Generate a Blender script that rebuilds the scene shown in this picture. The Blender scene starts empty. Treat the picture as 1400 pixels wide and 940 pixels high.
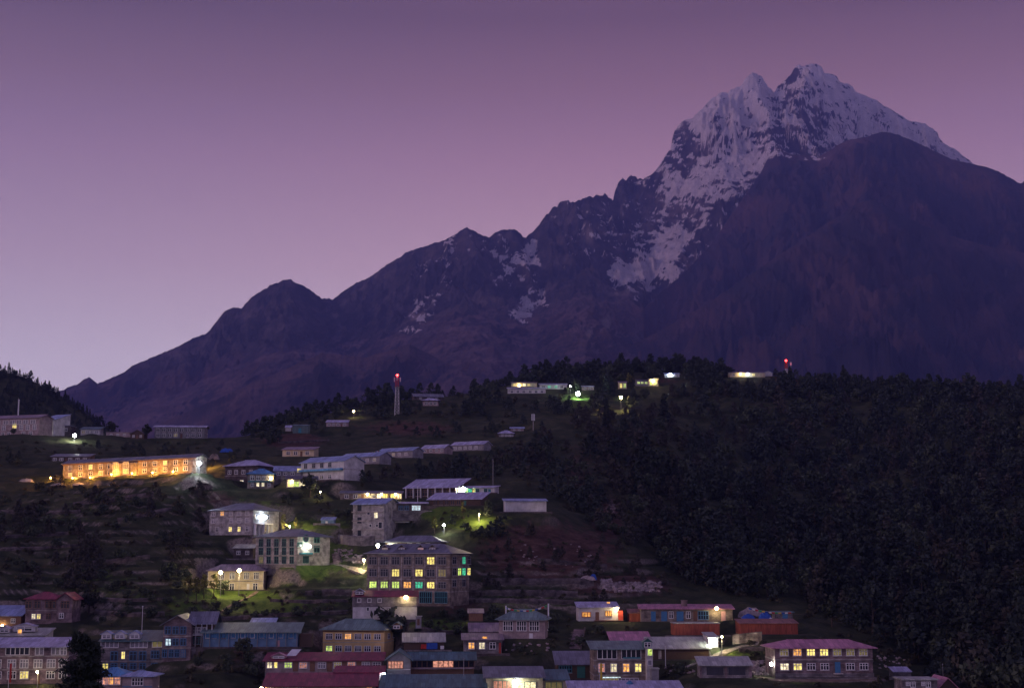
import bpy, math, random
import numpy as np
from mathutils import Vector
random.seed(7); rng = np.random.default_rng(7)
col = bpy.context.scene.collection
scene = bpy.context.scene

# ---------------------------------------------------------------- camera model
F = 1944.0; A = math.radians(8.5); CA, SA = math.cos(A), math.sin(A)
def qe(px, py):
    """pixel of the 1400x940 photo -> slopes X/Y and Z/Y of its line of sight"""
    v = (470.0 - np.asarray(py, float)) / F
    d = CA - v * SA
    return (np.asarray(px, float) - 700.0) / F / d, (SA + v * CA) / d
def P(px, py, Y):
    q, e = qe(px, py); return Vector((float(q) * Y, Y, float(e) * Y))
def project(X, Y, Z):
    fw = Y * CA + Z * SA; up = -Y * SA + Z * CA
    return 700 + F * X / fw, 470 - F * up / fw

# ---------------------------------------------------------------- materials
MATS = {}
def nodes_of(m):
    m.use_nodes = True; nt = m.node_tree
    return nt, nt.nodes, nt.links, nt.nodes['Principled BSDF']
def mat(name, c, rough=.8, metal=0., var=.25, scale=1.5, c2=None, bump=0., stretch=(1, 1, 1), spec=.3):
    """procedural surface: two colours mixed by two octaves of noise, with bump"""
    if name in MATS: return MATS[name]
    m = bpy.data.materials.new(name); nt, N, L, B = nodes_of(m)
    B.inputs['Roughness'].default_value = rough; B.inputs['Metallic'].default_value = metal
    B.inputs['Specular IOR Level'].default_value = spec
    tc = N.new('ShaderNodeTexCoord'); mp = N.new('ShaderNodeMapping'); mp.inputs['Scale'].default_value = stretch
    L.new(tc.outputs['Object'], mp.inputs[0])
    n = N.new('ShaderNodeTexNoise'); n.inputs['Scale'].default_value = scale; n.inputs['Detail'].default_value = 6; n.inputs['Roughness'].default_value = .65
    L.new(mp.outputs[0], n.inputs['Vector'])
    r = N.new('ShaderNodeValToRGB'); e = r.color_ramp.elements
    c2 = c2 or tuple(max(0, x * (1 - 2 * var)) for x in c)
    e[0].position = .32; e[0].color = (*c2, 1); e[1].position = .68; e[1].color = (*[min(1, x * (1 + var * .4)) for x in c], 1)
    L.new(n.outputs['Fac'], r.inputs[0]); L.new(r.outputs[0], B.inputs['Base Color'])
    if bump:
        b = N.new('ShaderNodeBump'); b.inputs['Strength'].default_value = .6; b.inputs['Distance'].default_value = bump
        n2 = N.new('ShaderNodeTexNoise'); n2.inputs['Scale'].default_value = scale * 3; n2.inputs['Detail'].default_value = 3
        L.new(mp.outputs[0], n2.inputs['Vector']); L.new(n2.outputs['Fac'], b.inputs['Height']); L.new(b.outputs[0], B.inputs['Normal'])
    MATS[name] = m; return m
def stone(name, c, c2, sx=.9, sy=.35):
    """coursed stone masonry: brick texture over noise"""
    if name in MATS: return MATS[name]
    m = bpy.data.materials.new(name); nt, N, L, B = nodes_of(m)
    B.inputs['Roughness'].default_value = .9; B.inputs['Specular IOR Level'].default_value = .2
    tc = N.new('ShaderNodeTexCoord'); sep = N.new('ShaderNodeSeparateXYZ'); L.new(tc.outputs['Object'], sep.inputs[0])
    ad = N.new('ShaderNodeMath'); ad.operation = 'ADD'; L.new(sep.outputs[0], ad.inputs[0]); L.new(sep.outputs[1], ad.inputs[1])
    cb = N.new('ShaderNodeCombineXYZ'); L.new(ad.outputs[0], cb.inputs[0]); L.new(sep.outputs[2], cb.inputs[1])
    br = N.new('ShaderNodeTexBrick'); br.inputs['Scale'].default_value = 1
    br.inputs['Brick Width'].default_value = sx; br.inputs['Row Height'].default_value = sy; br.inputs['Mortar Size'].default_value = .03
    br.inputs['Color1'].default_value = (*c, 1); br.inputs['Color2'].default_value = (*c2, 1); br.inputs['Mortar'].default_value = (*[x * .55 for x in c], 1)
    L.new(cb.outputs[0], br.inputs['Vector'])
    n = N.new('ShaderNodeTexNoise'); n.inputs['Scale'].default_value = .6; n.inputs['Detail'].default_value = 8; L.new(tc.outputs['Object'], n.inputs['Vector'])
    r = N.new('ShaderNodeMapRange'); r.inputs[1].default_value = .32; r.inputs[2].default_value = .66; r.inputs[3].default_value = .38; r.inputs[4].default_value = 1.2
    L.new(n.outputs['Fac'], r.inputs[0])
    mx = N.new('ShaderNodeMix'); mx.data_type = 'RGBA'; mx.blend_type = 'MULTIPLY'; mx.inputs[0].default_value = 1
    L.new(br.outputs['Color'], mx.inputs[6]); L.new(r.outputs[0], mx.inputs[7]); L.new(mx.outputs[2], B.inputs['Base Color'])
    b = N.new('ShaderNodeBump'); b.inputs['Distance'].default_value = .04; L.new(br.outputs['Fac'], b.inputs['Height']); b.invert = True
    L.new(b.outputs[0], B.inputs['Normal']); MATS[name] = m; return m
def tin(name, c, c2=None, rough=.5, metal=.25):
    """corrugated roof sheets: panel seams as bump, worn and rusted patches"""
    if name in MATS: return MATS[name]
    m = bpy.data.materials.new(name); nt, N, L, B = nodes_of(m)
    B.inputs['Roughness'].default_value = rough; B.inputs['Metallic'].default_value = metal
    tc = N.new('ShaderNodeTexCoord'); mp = N.new('ShaderNodeMapping'); mp.inputs['Scale'].default_value = (1.1, .12, .12); L.new(tc.outputs['Object'], mp.inputs[0])
    n = N.new('ShaderNodeTexNoise'); n.inputs['Scale'].default_value = .9; n.inputs['Detail'].default_value = 5; n.inputs['Roughness'].default_value = .7; L.new(mp.outputs[0], n.inputs['Vector'])
    c2 = c2 or tuple(x * .55 for x in c)
    r = N.new('ShaderNodeValToRGB'); e = r.color_ramp.elements; e[0].position = .35; e[0].color = (*c2, 1); e[1].position = .6; e[1].color = (*c, 1)
    L.new(n.outputs['Fac'], r.inputs[0])
    sh = N.new('ShaderNodeTexBrick'); sh.inputs['Scale'].default_value = 1; sh.inputs['Brick Width'].default_value = 1.1; sh.inputs['Row Height'].default_value = 2.6; sh.inputs['Mortar Size'].default_value = .035; sh.offset = .5
    sh.inputs['Color1'].default_value = (1.15, 1.15, 1.15, 1); sh.inputs['Color2'].default_value = (.62, .62, .64, 1); sh.inputs['Mortar'].default_value = (.35, .35, .36, 1); L.new(tc.outputs['Object'], sh.inputs['Vector'])
    mu = N.new('ShaderNodeMix'); mu.data_type = 'RGBA'; mu.blend_type = 'MULTIPLY'; mu.inputs[0].default_value = .8; L.new(r.outputs[0], mu.inputs[6]); L.new(sh.outputs['Color'], mu.inputs[7]); L.new(mu.outputs[2], B.inputs['Base Color'])
    w = N.new('ShaderNodeTexWave'); w.inputs['Scale'].default_value = .9; w.bands_direction = 'X'; L.new(tc.outputs['Object'], w.inputs['Vector'])
    b = N.new('ShaderNodeBump'); b.inputs['Strength'].default_value = .35; b.inputs['Distance'].default_value = .08; L.new(w.outputs['Fac'], b.inputs['Height']); L.new(b.outputs[0], B.inputs['Normal'])
    MATS[name] = m; return m
def glow(name, c, s, var=.8):
    """something that gives off light, uneven as behind curtains"""
    if name in MATS: return MATS[name]
    m = bpy.data.materials.new(name); nt, N, L, B = nodes_of(m)
    B.inputs['Base Color'].default_value = (*[x * .3 for x in c], 1); B.inputs['Emission Color'].default_value = (*c, 1)
    tc = N.new('ShaderNodeTexCoord'); oi = N.new('ShaderNodeObjectInfo')
    ad = N.new('ShaderNodeVectorMath'); ad.operation = 'ADD'; L.new(tc.outputs['Object'], ad.inputs[0]); L.new(oi.outputs['Location'], ad.inputs[1])
    n = N.new('ShaderNodeTexNoise'); n.inputs['Scale'].default_value = 2.1; n.inputs['Detail'].default_value = 3; L.new(ad.outputs[0], n.inputs['Vector'])
    r = N.new('ShaderNodeMapRange'); r.inputs[1].default_value = .3; r.inputs[2].default_value = .7; r.inputs[3].default_value = s * (1 - var); r.inputs[4].default_value = s * (1 + var)
    L.new(n.outputs['Fac'], r.inputs[0])
    q = N.new('ShaderNodeMapRange'); q.inputs[3].default_value = .55; q.inputs[4].default_value = 1.3; L.new(oi.outputs['Random'], q.inputs[0])
    mu = N.new('ShaderNodeMath'); mu.operation = 'MULTIPLY'; L.new(r.outputs[0], mu.inputs[0]); L.new(q.outputs[0], mu.inputs[1])
    L.new(mu.outputs[0], B.inputs['Emission Strength']); m.cycles.emission_sampling = 'NONE'
    MATS[name] = m; return m

stone('stone_grey', (.30, .27, .26), (.20, .18, .18)); stone('stone_tan', (.36, .30, .24), (.26, .21, .17)); stone('stone_pale', (.50, .46, .42), (.38, .34, .31), 1.2, .5)
stone('stone_dark', (.16, .13, .12), (.11, .09, .09)); stone('stone_pink', (.34, .25, .25), (.25, .18, .18)); stone('concrete_block', (.55, .53, .50), (.42, .40, .38), .8, .4)
mat('plaster_white', (.62, .60, .58), .85, var=.22, scale=.45); mat('plaster_cream', (.64, .55, .36), .85, var=.22, scale=.45)
mat('plaster_yellow', (.78, .56, .24), .85, var=.14, scale=.5); mat('plaster_pink', (.40, .31, .30), .85, var=.25, scale=.5); mat('plaster_grey', (.30, .29, .30), .85, var=.25, scale=.5)
mat('plaster_blue', (.18, .30, .42), .8, var=.15, scale=.6); mat('timber_dark', (.10, .065, .045), .8, var=.2, scale=2, stretch=(6, 6, .6)); mat('timber_brown', (.24, .13, .08), .8, var=.2, scale=2, stretch=(5, 5, .5))
mat('timber_red', (.34, .07, .05), .75, var=.2, scale=1.5, stretch=(3, 3, .5)); mat('rust_red', (.36, .09, .05), .7, var=.25, scale=.8, stretch=(3, 1, .4))
mat('paint_white', (.75, .74, .72), .6, var=.06); mat('paint_blue', (.06, .20, .36), .5, var=.1); mat('paint_green', (.04, .17, .14), .5, var=.1); mat('paint_teal', (.04, .22, .26), .5, var=.1)
mat('paint_brown', (.16, .08, .05), .6, var=.1); mat('paint_red', (.45, .06, .04), .6, var=.1); mat('paint_grey', (.25, .25, .26), .6, var=.1); mat('paint_pink', (.6, .35, .33), .6, var=.1)
mat('metal_grey', (.30, .30, .32), .45, .6, var=.1); mat('metal_white', (.7, .7, .7), .5, .1, var=.1); mat('cloth_blue', (.03, .10, .42), .7, var=.2); mat('cloth_red', (.5, .04, .03), .7, var=.2)
mat('cloth_white', (.7, .7, .7), .8, var=.1); mat('cloth_yellow', (.6, .45, .05), .8, var=.1); mat('cloth_green', (.04, .35, .1), .8, var=.1)
tin('roof_lilac', (.52, .52, .70), (.32, .32, .46)); tin('roof_blue', (.10, .32, .56), (.06, .2, .38)); tin('roof_skyblue', (.34, .42, .66), (.2, .28, .45)); tin('roof_teal', (.09, .19, .21), (.05, .11, .12))
tin('roof_slate', (.21, .22, .27), (.12, .13, .16)); tin('roof_red', (.30, .045, .085), (.19, .03, .05)); tin('roof_pink', (.60, .27, .37), (.38, .16, .22)); tin('roof_mauve', (.34, .26, .31), (.2, .15, .19))
tin('roof_green', (.20, .30, .27), (.12, .19, .18)); tin('roof_pale', (.5, .52, .46), (.33, .34, .3)); tin('roof_rust', (.34, .16, .13), (.2, .09, .07)); tin('roof_dark', (.10, .10, .13), (.06, .06, .08))
g = mat('glass_dark', (.02, .024, .035), .2, 0, var=.3, scale=3, spec=.4)
mat('curtain_pale', (.26, .25, .28), .5, var=.3, scale=3, spec=.6)
glow('lit_yellow', (1, .80, .20), 1.15); glow('lit_orange', (1, .45, .10), 1.0); glow('lit_lime', (.75, 1, .20), .9); glow('lit_cyan', (.10, .95, .50), .6)
glow('lit_white', (1, .86, .50), 1.3); glow('lit_cool', (.75, .95, 1), 1.1); glow('lit_rose', (1, .42, .28), .5); glow('lit_dim', (.9, .75, .25), .10)
glow('bulb_warm', (1, .78, .35), 60, 0); glow('bulb_white', (.95, 1, .85), 90, 0); glow('bulb_green', (.7, 1, .75), 110, 0); glow('bulb_blue', (.7, .85, 1), 110, 0); glow('bulb_orange', (1, .5, .08), 60, 0); glow('bulb_red', (1, .03, .03), 30, 0)
LIT = dict(y='lit_yellow', o='lit_orange', g='lit_lime', c='lit_cyan', w='lit_white', b='lit_cool', r='lit_rose', d='lit_dim', k='curtain_pale')

# ---------------------------------------------------------------- mesh helpers
class MB:
    def __init__(s): s.v = []; s.f = []
    def add(s, v, f): n = len(s.v); s.v += [tuple(p) for p in v]; s.f += [tuple(i + n for i in q) for q in f]; return s
    def box(s, x0, x1, y0, y1, z0, z1):
        return s.add([(x0, y0, z0), (x1, y0, z0), (x1, y1, z0), (x0, y1, z0), (x0, y0, z1), (x1, y0, z1), (x1, y1, z1), (x0, y1, z1)],
                     [(3, 2, 1, 0), (4, 5, 6, 7), (0, 1, 5, 4), (1, 2, 6, 5), (2, 3, 7, 6), (3, 0, 4, 7)])
    def slab(s, a, b, c, d, t):
        """quad a b c d (counter-clockwise from above) thickened downward by t"""
        lo = [(p[0], p[1], p[2] - t) for p in (a, b, c, d)]
        return s.add([a, b, c, d] + lo, [(0, 1, 2, 3), (7, 6, 5, 4), (0, 4, 5, 1), (1, 5, 6, 2), (2, 6, 7, 3), (3, 7, 4, 0)])
    def rod(s, p, q, r, r2=None, n=6):
        p, q = Vector(p), Vector(q); d = (q - p).normalized(); r2 = r if r2 is None else r2
        u = d.cross(Vector((0, 0, 1)) if abs(d.z) < .9 else Vector((1, 0, 0))).normalized(); w = d.cross(u)
        v = []
        for c, rr in ((p, r), (q, r2)):
            for i in range(n):
                a = 2 * math.pi * i / n; v.append(c + (u * math.cos(a) + w * math.sin(a)) * rr)
        f = [(i, (i + 1) % n, n + (i + 1) % n, n + i) for i in range(n)] + [tuple(range(n - 1, -1, -1)), tuple(range(n, 2 * n))]
        return s.add(v, f)
    def ball(s, c, r, sz=1, n=8, m=6):
        v = [(c[0], c[1], c[2] - r * sz)]
        for j in range(1, m):
            t = -math.pi / 2 + math.pi * j / m
            for i in range(n): a = 2 * math.pi * i / n; v.append((c[0] + r * math.cos(t) * math.cos(a), c[1] + r * math.cos(t) * math.sin(a), c[2] + r * sz * math.sin(t)))
        v.append((c[0], c[1], c[2] + r * sz)); f = []
        for i in range(n): f.append((0, 1 + (i + 1) % n, 1 + i)); f.append((len(v) - 1, 1 + (m - 2) * n + i, 1 + (m - 2) * n + (i + 1) % n))
        for j in range(m - 2):
            for i in range(n): a = 1 + j * n + i; b = 1 + j * n + (i + 1) % n; f.append((a, b, b + n, a + n))
        return s.add(v, f)
    def mesh(s, name, m):
        me = bpy.data.meshes.new(name); me.from_pydata(s.v, [], s.f)
        if m: me.materials.append(MATS[m] if isinstance(m, str) else m)
        return me
def link(name, me, parent=None, loc=None, rz=0):
    o = bpy.data.objects.new(name, me); col.objects.link(o)
    if parent is not None: o.parent = parent
    if loc is not None: o.location = loc
    if rz: o.rotation_euler = (0, 0, rz)
    return o
def tag(o, label, cat, group=None, kind=None):
    if label: o['label'] = label
    if cat: o['category'] = cat
    if group: o['group'] = group
    if kind: o['kind'] = kind
    return o
def thing(name, loc, label, cat, group=None, rz=0):
    return tag(link(name, None, None, loc, rz), label, cat, group)
def light(parent, loc, power, c, r=.25):
    l = bpy.data.lights.new('lamp_light', 'POINT'); l.energy = power * (2.6 if power < 6000 else 1.8); l.color = c; l.shadow_soft_size = r
    o = bpy.data.objects.new('lamp_light', l); col.objects.link(o); o.parent = parent; o.location = loc; return o
LC = dict(warm=(1, .76, .38), white=(.95, 1, .80), green=(.62, 1, .72), blue=(.70, .85, 1), orange=(1, .45, .10), red=(1, .04, .03))

# ---------------------------------------------------------------- windows
WCACHE = {}
def win_mesh(w, h, style, frame):
    w = max(.3, round(w, 1)); h = max(.3, round(h, 1)); k = (w, h, style, frame)
    if k in WCACHE: return WCACHE[k]
    t = .14; m = MB(); x, z = w / 2, h / 2
    m.box(-x - t, -x, -.12, 0, -z, z).box(x, x + t, -.12, 0, -z, z).box(-x - t, x + t, -.12, 0, z, z + t).box(-x - t, x + t, -.12, 0, -z - t, -z)
    n = {'two': 2, 'three': 3, 'one': 1, 'band': max(2, int(w / .95)), 'cross': 2, 'grid': max(2, int(w / .55))}[style]
    for i in range(1, n): c = -x + w * i / n; m.box(c - .08, c + .08, -.09, 0, -z, z)
    if style in ('cross', 'two', 'three', 'grid'): c = z - h * (.32 if style != 'grid' else .5); m.box(-x, x, -.085, 0, c - .06, c + .06)
    fr = m.mesh('window', frame)
    pa = MB().box(-x, x, -.035, -.012, -z, z)
    si = MB().box(-x - .22, x + .22, -.26, 0, -z - t - .11, -z - t - .003)
    WCACHE[k] = (fr, pa, si.mesh('sill', 'stone_pale'), {}); return WCACHE[k]
def place_window(parent, loc, rz, w, h, style, frame, lit):
    fr, pa, si, d = win_mesh(w, h, style, frame)
    if lit not in d: d[lit] = pa.mesh('pane', LIT.get(lit, 'glass_dark'))
    o = link('window', fr, parent, loc, rz); link('pane', d[lit], o)
    if w > .7: link('sill', si, o)
    return o

# ---------------------------------------------------------------- buildings
PADS = []
class House:
    def __init__(s, name, label, cat, x0, x1, yb, ye, D, yaw=0, dep=8., roof=None, wall='stone_grey', rcol='roof_lilac', group=None, pad=True, found=3.5):
        th = math.radians(yaw); s.th = th; s.c, s.s = math.cos(th), math.sin(th)
        xm = (x0 + x1) / 2; C = P(xm, yb, D); s.C = C; s.z0 = C.z
        t0, t1 = s.solveF(x0, yb), s.solveF(x1, yb)
        mid = (t0 + t1) / 2; s.C = Vector((C.x + mid * s.c, C.y + mid * s.s, C.z)); s.W = W = t1 - t0; s.dep = dep
        s.h = (float(qe(xm, ye)[1]) * s.C.y) - s.z0
        s.o = thing(name, s.C, label, cat, group, th); s.D = s.C.y
        w = MB(); x = W / 2; h = s.h; s.kind = (roof or ('gable', 1.5, .5))[0]
        w.box(-x, x, 0, dep, -found, h)
        kind, rise, ov = roof or ('gable', 1.5, .5)
        r = MB(); T = .16
        if kind == 'gable':
            w.add([(-x, 0, h), (-x, dep, h), (-x, dep / 2, h + rise), (x, 0, h), (x, dep, h), (x, dep / 2, h + rise)], [(0, 1, 2), (3, 5, 4), (0, 2, 5, 3), (1, 4, 5, 2)])
            k = rise / (dep / 2); a = x + ov; H = h + rise + .18; lo = H - k * (dep / 2 + ov)
            r.slab((-a, -ov, lo), (a, -ov, lo), (a, dep / 2, H), (-a, dep / 2, H), T).slab((-a, dep / 2, H), (a, dep / 2, H), (a, dep + ov, lo), (-a, dep + ov, lo), T)
            r.box(-a, a, dep / 2 - .15, dep / 2 + .15, H - .1, H + .07)
        elif kind == 'gabley':
            w.add([(-x, 0, h), (x, 0, h), (0, 0, h + rise), (-x, dep, h), (x, dep, h), (0, dep, h + rise)], [(0, 1, 2), (3, 5, 4), (0, 2, 5, 3), (1, 4, 5, 2)])
            k = rise / x; a = x + ov; H = h + rise + .18; lo = H - k * a
            r.slab((-a, -ov, lo), (0, -ov, H), (0, dep + ov, H), (-a, dep + ov, lo), T).slab((0, -ov, H), (a, -ov, lo), (a, dep + ov, lo), (0, dep + ov, H), T)
        elif kind == 'hip':
            a, b0, b1 = x + ov, -ov, dep + ov; i = min(a, (b1 - b0) / 2) * .8; zz = h + .05; H = h + rise; ym = dep / 2
            top = [(-a, b0, zz + .15), (a, b0, zz + .15), (a, b1, zz + .15), (-a, b1, zz + .15), (-a + i, ym, H), (a - i, ym, H)]
            bot = [(-a, b0, zz), (a, b0, zz), (a, b1, zz), (-a, b1, zz)]
            r.add(top + bot, [(0, 1, 5, 4), (1, 2, 5), (2, 3, 4, 5), (3, 0, 4), (6, 7, 1, 0), (7, 8, 2, 1), (8, 9, 3, 2), (9, 6, 0, 3), (9, 8, 7, 6)])
            r.rod((-a + i, ym, H), (a - i, ym, H), .1, n=5)
        elif kind == 'shed':      # rises to the back, so its slope faces the viewer
            a = x + ov; k = rise / dep
            w.add([(-x, 0, h), (x, 0, h), (x, dep, h), (-x, dep, h), (x, dep, h + rise), (-x, dep, h + rise)], [(0, 1, 4, 5), (1, 2, 4), (3, 0, 5), (2, 3, 5, 4)])
            r.slab((-a, -ov, h + .18 - k * ov), (a, -ov, h + .18 - k * ov), (a, dep + ov, h + .18 + rise + k * ov), (-a, dep + ov, h + .18 + rise + k * ov), T)
        elif kind == 'flat':
            a = x + ov; r.box(-a, a, -ov, dep + ov, h + .003, h + .003 + rise)
        s.rise = rise; s.ov = ov
        s.wall = link('wall', w.mesh('wall', wall), s.o); s.roof = link('roof', r.mesh('roof', rcol), s.o)
        if pad: PADS.append((s.C.x, s.C.y, s.c, s.s, W / 2, dep, s.z0))
        if s.D < 560 and random.random() < .62:
            e_ = random.uniform(.4, 2.5); g_ = random.uniform(1.9, 2.5); link('terrace_wall', MB().box(-x - e_, x + e_, -g_ - .4, -g_, -3, random.uniform(-.05, .35)).mesh('terrace_wall', random.choice(['stone_dark', 'stone_dark', 'stone_grey'])), s.o)
    def solveF(s, px, py):
        r = float(qe(px, py)[0]); return (r * s.C.y - s.C.x) / (s.c - r * s.s)
    def loc(s, face, px, py):
        """local point on a face under a pixel"""
        r, e = (float(v) for v in qe(px, py))
        if face == 'F':
            t = (r * s.C.y - s.C.x) / (s.c - r * s.s); Y = s.C.y + t * s.s; return t, 0., e * Y - s.z0, Y
        sg = 1 if face == 'R' else -1; bx, by = s.C.x + sg * s.W / 2 * s.c, s.C.y + sg * s.W / 2 * s.s
        u = (r * by - bx) / (-s.s - r * s.c); u = min(max(u, .3), s.dep - .3); Y = by + u * s.c
        return sg * s.W / 2, u, e * Y - s.z0, Y
    def rz(s, face): return {'F': 0, 'R': math.pi / 2, 'L': -math.pi / 2}[face]
    def win(s, face, py, hp, wp, xs, lit=None, style='two', frame='paint_white', k=None):
        lit = lit or {}; z = s.loc(face, sum(xs) / len(xs), py)[2]
        for i, x in enumerate(xs):
            a, b, _, Y = s.loc(face, x, py); m = Y / F
            w = wp * m / (max(.35, abs(s.c)) if face == 'F' else max(.3, abs(math.sin(s.th - math.atan2(s.C.x, s.C.y)))))
            if face != 'F': w = min(w, 2.2)
            off = (0, 0, 0)
            place_window(s.o, (a + (.001 if face == 'R' else -.001 if face == 'L' else 0), b, z), s.rz(face), w, hp * m, style, frame, lit.get(i, k))
    def part(s, name, px0, px1, py0, py1, out, m, face='F', label=None, back=0):
        a = s.loc(face, px0, (py0 + py1) / 2); b = s.loc(face, px1, (py0 + py1) / 2); xm = (px0 + px1) / 2
        zt, zb = s.loc(face, xm, py0)[2], s.loc(face, xm, py1)[2]
        if face == 'F': x0, x1 = a[0], b[0]
        else: x0, x1 = sorted((a[1] - s.dep / 2, b[1] - s.dep / 2))
        if x1 - x0 < .1: x1 = x0 + .3
        me = MB().box(x0, x1, -out, back, zb, zt).mesh(name, m)
        if face == 'F': o = link(name, me, s.o)
        else: o = link(name, me, s.o, (s.W / 2 if face == 'R' else -s.W / 2, s.dep / 2, 0), s.rz(face))
        if face == 'L': o.scale = (1, 1, 1)
        if label: o['label'] = label
        return o
    def bands(s, pys, m='stone_pale'):
        for py in pys:
            z = s.loc('F', 0.5 * (project(s.C.x, s.C.y, s.z0)[0] * 2), py)[2]; x = s.W / 2
            link('floor_band', MB().box(-x - .08, x + .08, -.08, s.dep + .08, z - .12, z + .12).mesh('floor_band', m), s.o)
    def lamp(s, px, py, power, c='warm', face='F', r=.22, out=.55):
        a, b, z, Y = s.loc(face, px, py)
        if face == 'F': p = (a, -out, z)
        else: p = (a + (out if face == 'R' else -out), b, z)
        m = MB().box(-.08, .08, -.08, .08, .1, .2)
        m.rod((0, 0, .15), (0, out, .15) if face == 'F' else ((-out if face == 'R' else out), 0, .15), .035, n=4)
        o = link('wall_lamp', m.mesh('wall_lamp', 'metal_grey'), s.o, p)
        link('bulb', MB().ball((0, 0, -.08), r * 1.4, 1, 12, 8).mesh('bulb', 'bulb_' + c), o)
        light(o, (0, -.25 if face == 'F' else 0, -.2), power, LC[c]); return o
    def chimney(s, px, w=.8, h=1.2, m='stone_dark', dy=.5):
        t = s.loc('F', px, 700)[0]; z = s.h + s.rise * .6
        link('chimney', MB().box(t - w / 2, t + w / 2, s.dep * dy - w / 2, s.dep * dy + w / 2, z - .8, z + h).box(t - w / 2 - .1, t + w / 2 + .1, s.dep * dy - w / 2 - .1, s.dep * dy + w / 2 + .1, z + h + .003, z + h + .12).mesh('chimney', m), s.roof)
    def dormer(s, px, w=2.2, h=1.5, m='paint_white', rc='roof_lilac', y=.4, lit=None, z=0):
        t = s.loc('F', px, 700)[0]; z = s.h + z
        o = link('dormer', MB().box(t - w / 2, t + w / 2, y, y + 2.6, z, z + h).add([(t - w / 2, y, z + h), (t + w / 2, y, z + h), (t, y, z + h + .7)], [(0, 1, 2)]).mesh('dormer', m), s.o)
        r = MB(); a = w / 2 + .3; H = z + h + .85; lo = H - .72 * a / (w / 2) * 1.0
        r.slab((t - a, y - .35, lo), (t, y - .35, H), (t, y + 2.7, H), (t - a, y + 2.7, lo), .12).slab((t, y - .35, H), (t + a, y - .35, lo), (t + a, y + 2.7, lo), (t, y + 2.7, H), .12)
        link('dormer_roof', r.mesh('dormer_roof', rc), o)
        fr, pa, si, d = win_mesh(w * .7, h * .62, 'two', 'paint_white')
        if lit not in d: d[lit] = pa.mesh('pane', LIT.get(lit, 'glass_dark'))
        link('window', MB().add([tuple(v.co) for v in fr.vertices], [tuple(p.vertices) for p in fr.polygons]).mesh('window', 'paint_white'), o, (t, y, z + h * .52))
        link('pane', d[lit], o, (t, y - .02, z + h * .52))

SKY_STRENGTH = 1.0; SUN_E = 1.3; HAZE = 7.5e-5; HAZE_C = (.28, .35, 1.0)
# ================================================================= THE VILLAGE
G3 = 'lodges stepped up the hillside'
# ---- far left shelf above the orange lodge
h = House('lodge', 'long mauve lodge with white windows at the left edge below the wooded hill', 'lodge', -60, 53, 597, 572, 640, -16, 10, ('gable', 1.6, .7), 'plaster_pink', 'roof_mauve')
h.win('F', 577.5, 5, 7, [-50, -38, -26, -14, -3, 8, 17, 26, 35, 45], {}, 'band', k='k'); h.win('F', 585, 6.5, 5, [-48, -34, -20, -6, 5, 29, 38, 47], {}, k='k'); h.win('F', 582, 6, 6, [20], {0: 'y'}); h.win('F', 593, 4, 4, [-40, -20, 4, 12, 32, 42]); h.bands([581])
h = House('guest_house', 'tall pale guest house with blue tin roof beside the mauve lodge on the left shelf', 'house', 51, 72, 596, 575, 650, -25, 11, ('shed', 3.6, .4), 'plaster_white', 'roof_skyblue')
h.win('F', 580, 4.5, 4, [56, 62, 68], {1: 'd'}); h.win('F', 587, 4, 4, [56, 62, 68]); h.lamp(60, 592.5, 420, 'white'); h.part('balcony', 52, 71, 583.4, 584.6, .9, 'paint_white')
h = House('stone_house', 'dark square stone house between the blue-roofed guest house and the floodlight on the left shelf', 'house', 76, 96, 597, 582, 655, 0, 8, ('flat', .3, .4), 'stone_dark', 'roof_slate')
h.win('F', 587, 4, 4, [81, 90]); h.part('door', 84.5, 87.5, 590.5, 596.8, .06, 'paint_brown')
h = House('long_shed', 'low white shed with teal awning just right of the left floodlight', 'shed', 110, 136, 595, 586.5, 655, 0, 6, ('shed', 1.4, .6), 'plaster_white', 'roof_teal')
h.win('F', 590, 4, 4, [114, 120, 126, 132], {0: 'd'}, k='k')
h = House('stable', 'low pinkish wall-like stable under a round tree at the head of the dark valley', 'shed', 145, 178, 597.5, 591, 650, 0, 4, ('flat', .25, .2), 'plaster_pink', 'roof_mauve')
h.win('F', 594, 2.2, 2.5, [152, 161, 170])
h = House('hut', 'small dark gabled hut between the pinkish stable and the round ball-shaped tree', 'hut', 178, 197, 600, 592.5, 645, 0, 6, ('gabley', 1.6, .4), 'timber_dark', 'roof_dark')
h.part('door', 186, 189, 594.5, 599.6, .05, 'paint_brown'); h.win('F', 596, 2.5, 2.5, [182.5, 192.5])
h = House('long_lodge', 'dark two-storey lodge with pale roof edge at the head of the valley', 'lodge', 211, 280, 599, 583.5, 650, 4, 9, ('gable', .9, .8), 'plaster_grey', 'roof_lilac')
h.win('F', 587.5, 4, 4.5, [216, 224, 232, 240, 248, 256, 264, 273], k=None); h.win('F', 594.5, 4, 4.5, [216, 224, 232, 240, 256, 264, 273], {3: 'd'}); h.bands([591]); h.part('door', 246.5, 249.5, 592.5, 598.8, .06, 'paint_brown')
for x in (212.5, 221, 229, 237, 245, 253, 261, 270, 279): h.part('balcony_post', x - .3, x + .3, 584, 599, .8, 'paint_grey')
h = House('long_house', 'low house with pale tin roof directly above the left end of the orange-lit lodge', 'house', 69, 122, 631.5, 624, 560, 0, 7, ('shed', 1.4, .4), 'stone_dark', 'roof_slate')
h.win('F', 627.5, 3.2, 4, [75, 84, 96, 106, 116]); h.part('door', 89, 91.5, 626, 631.2, .05, 'paint_brown')
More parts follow.
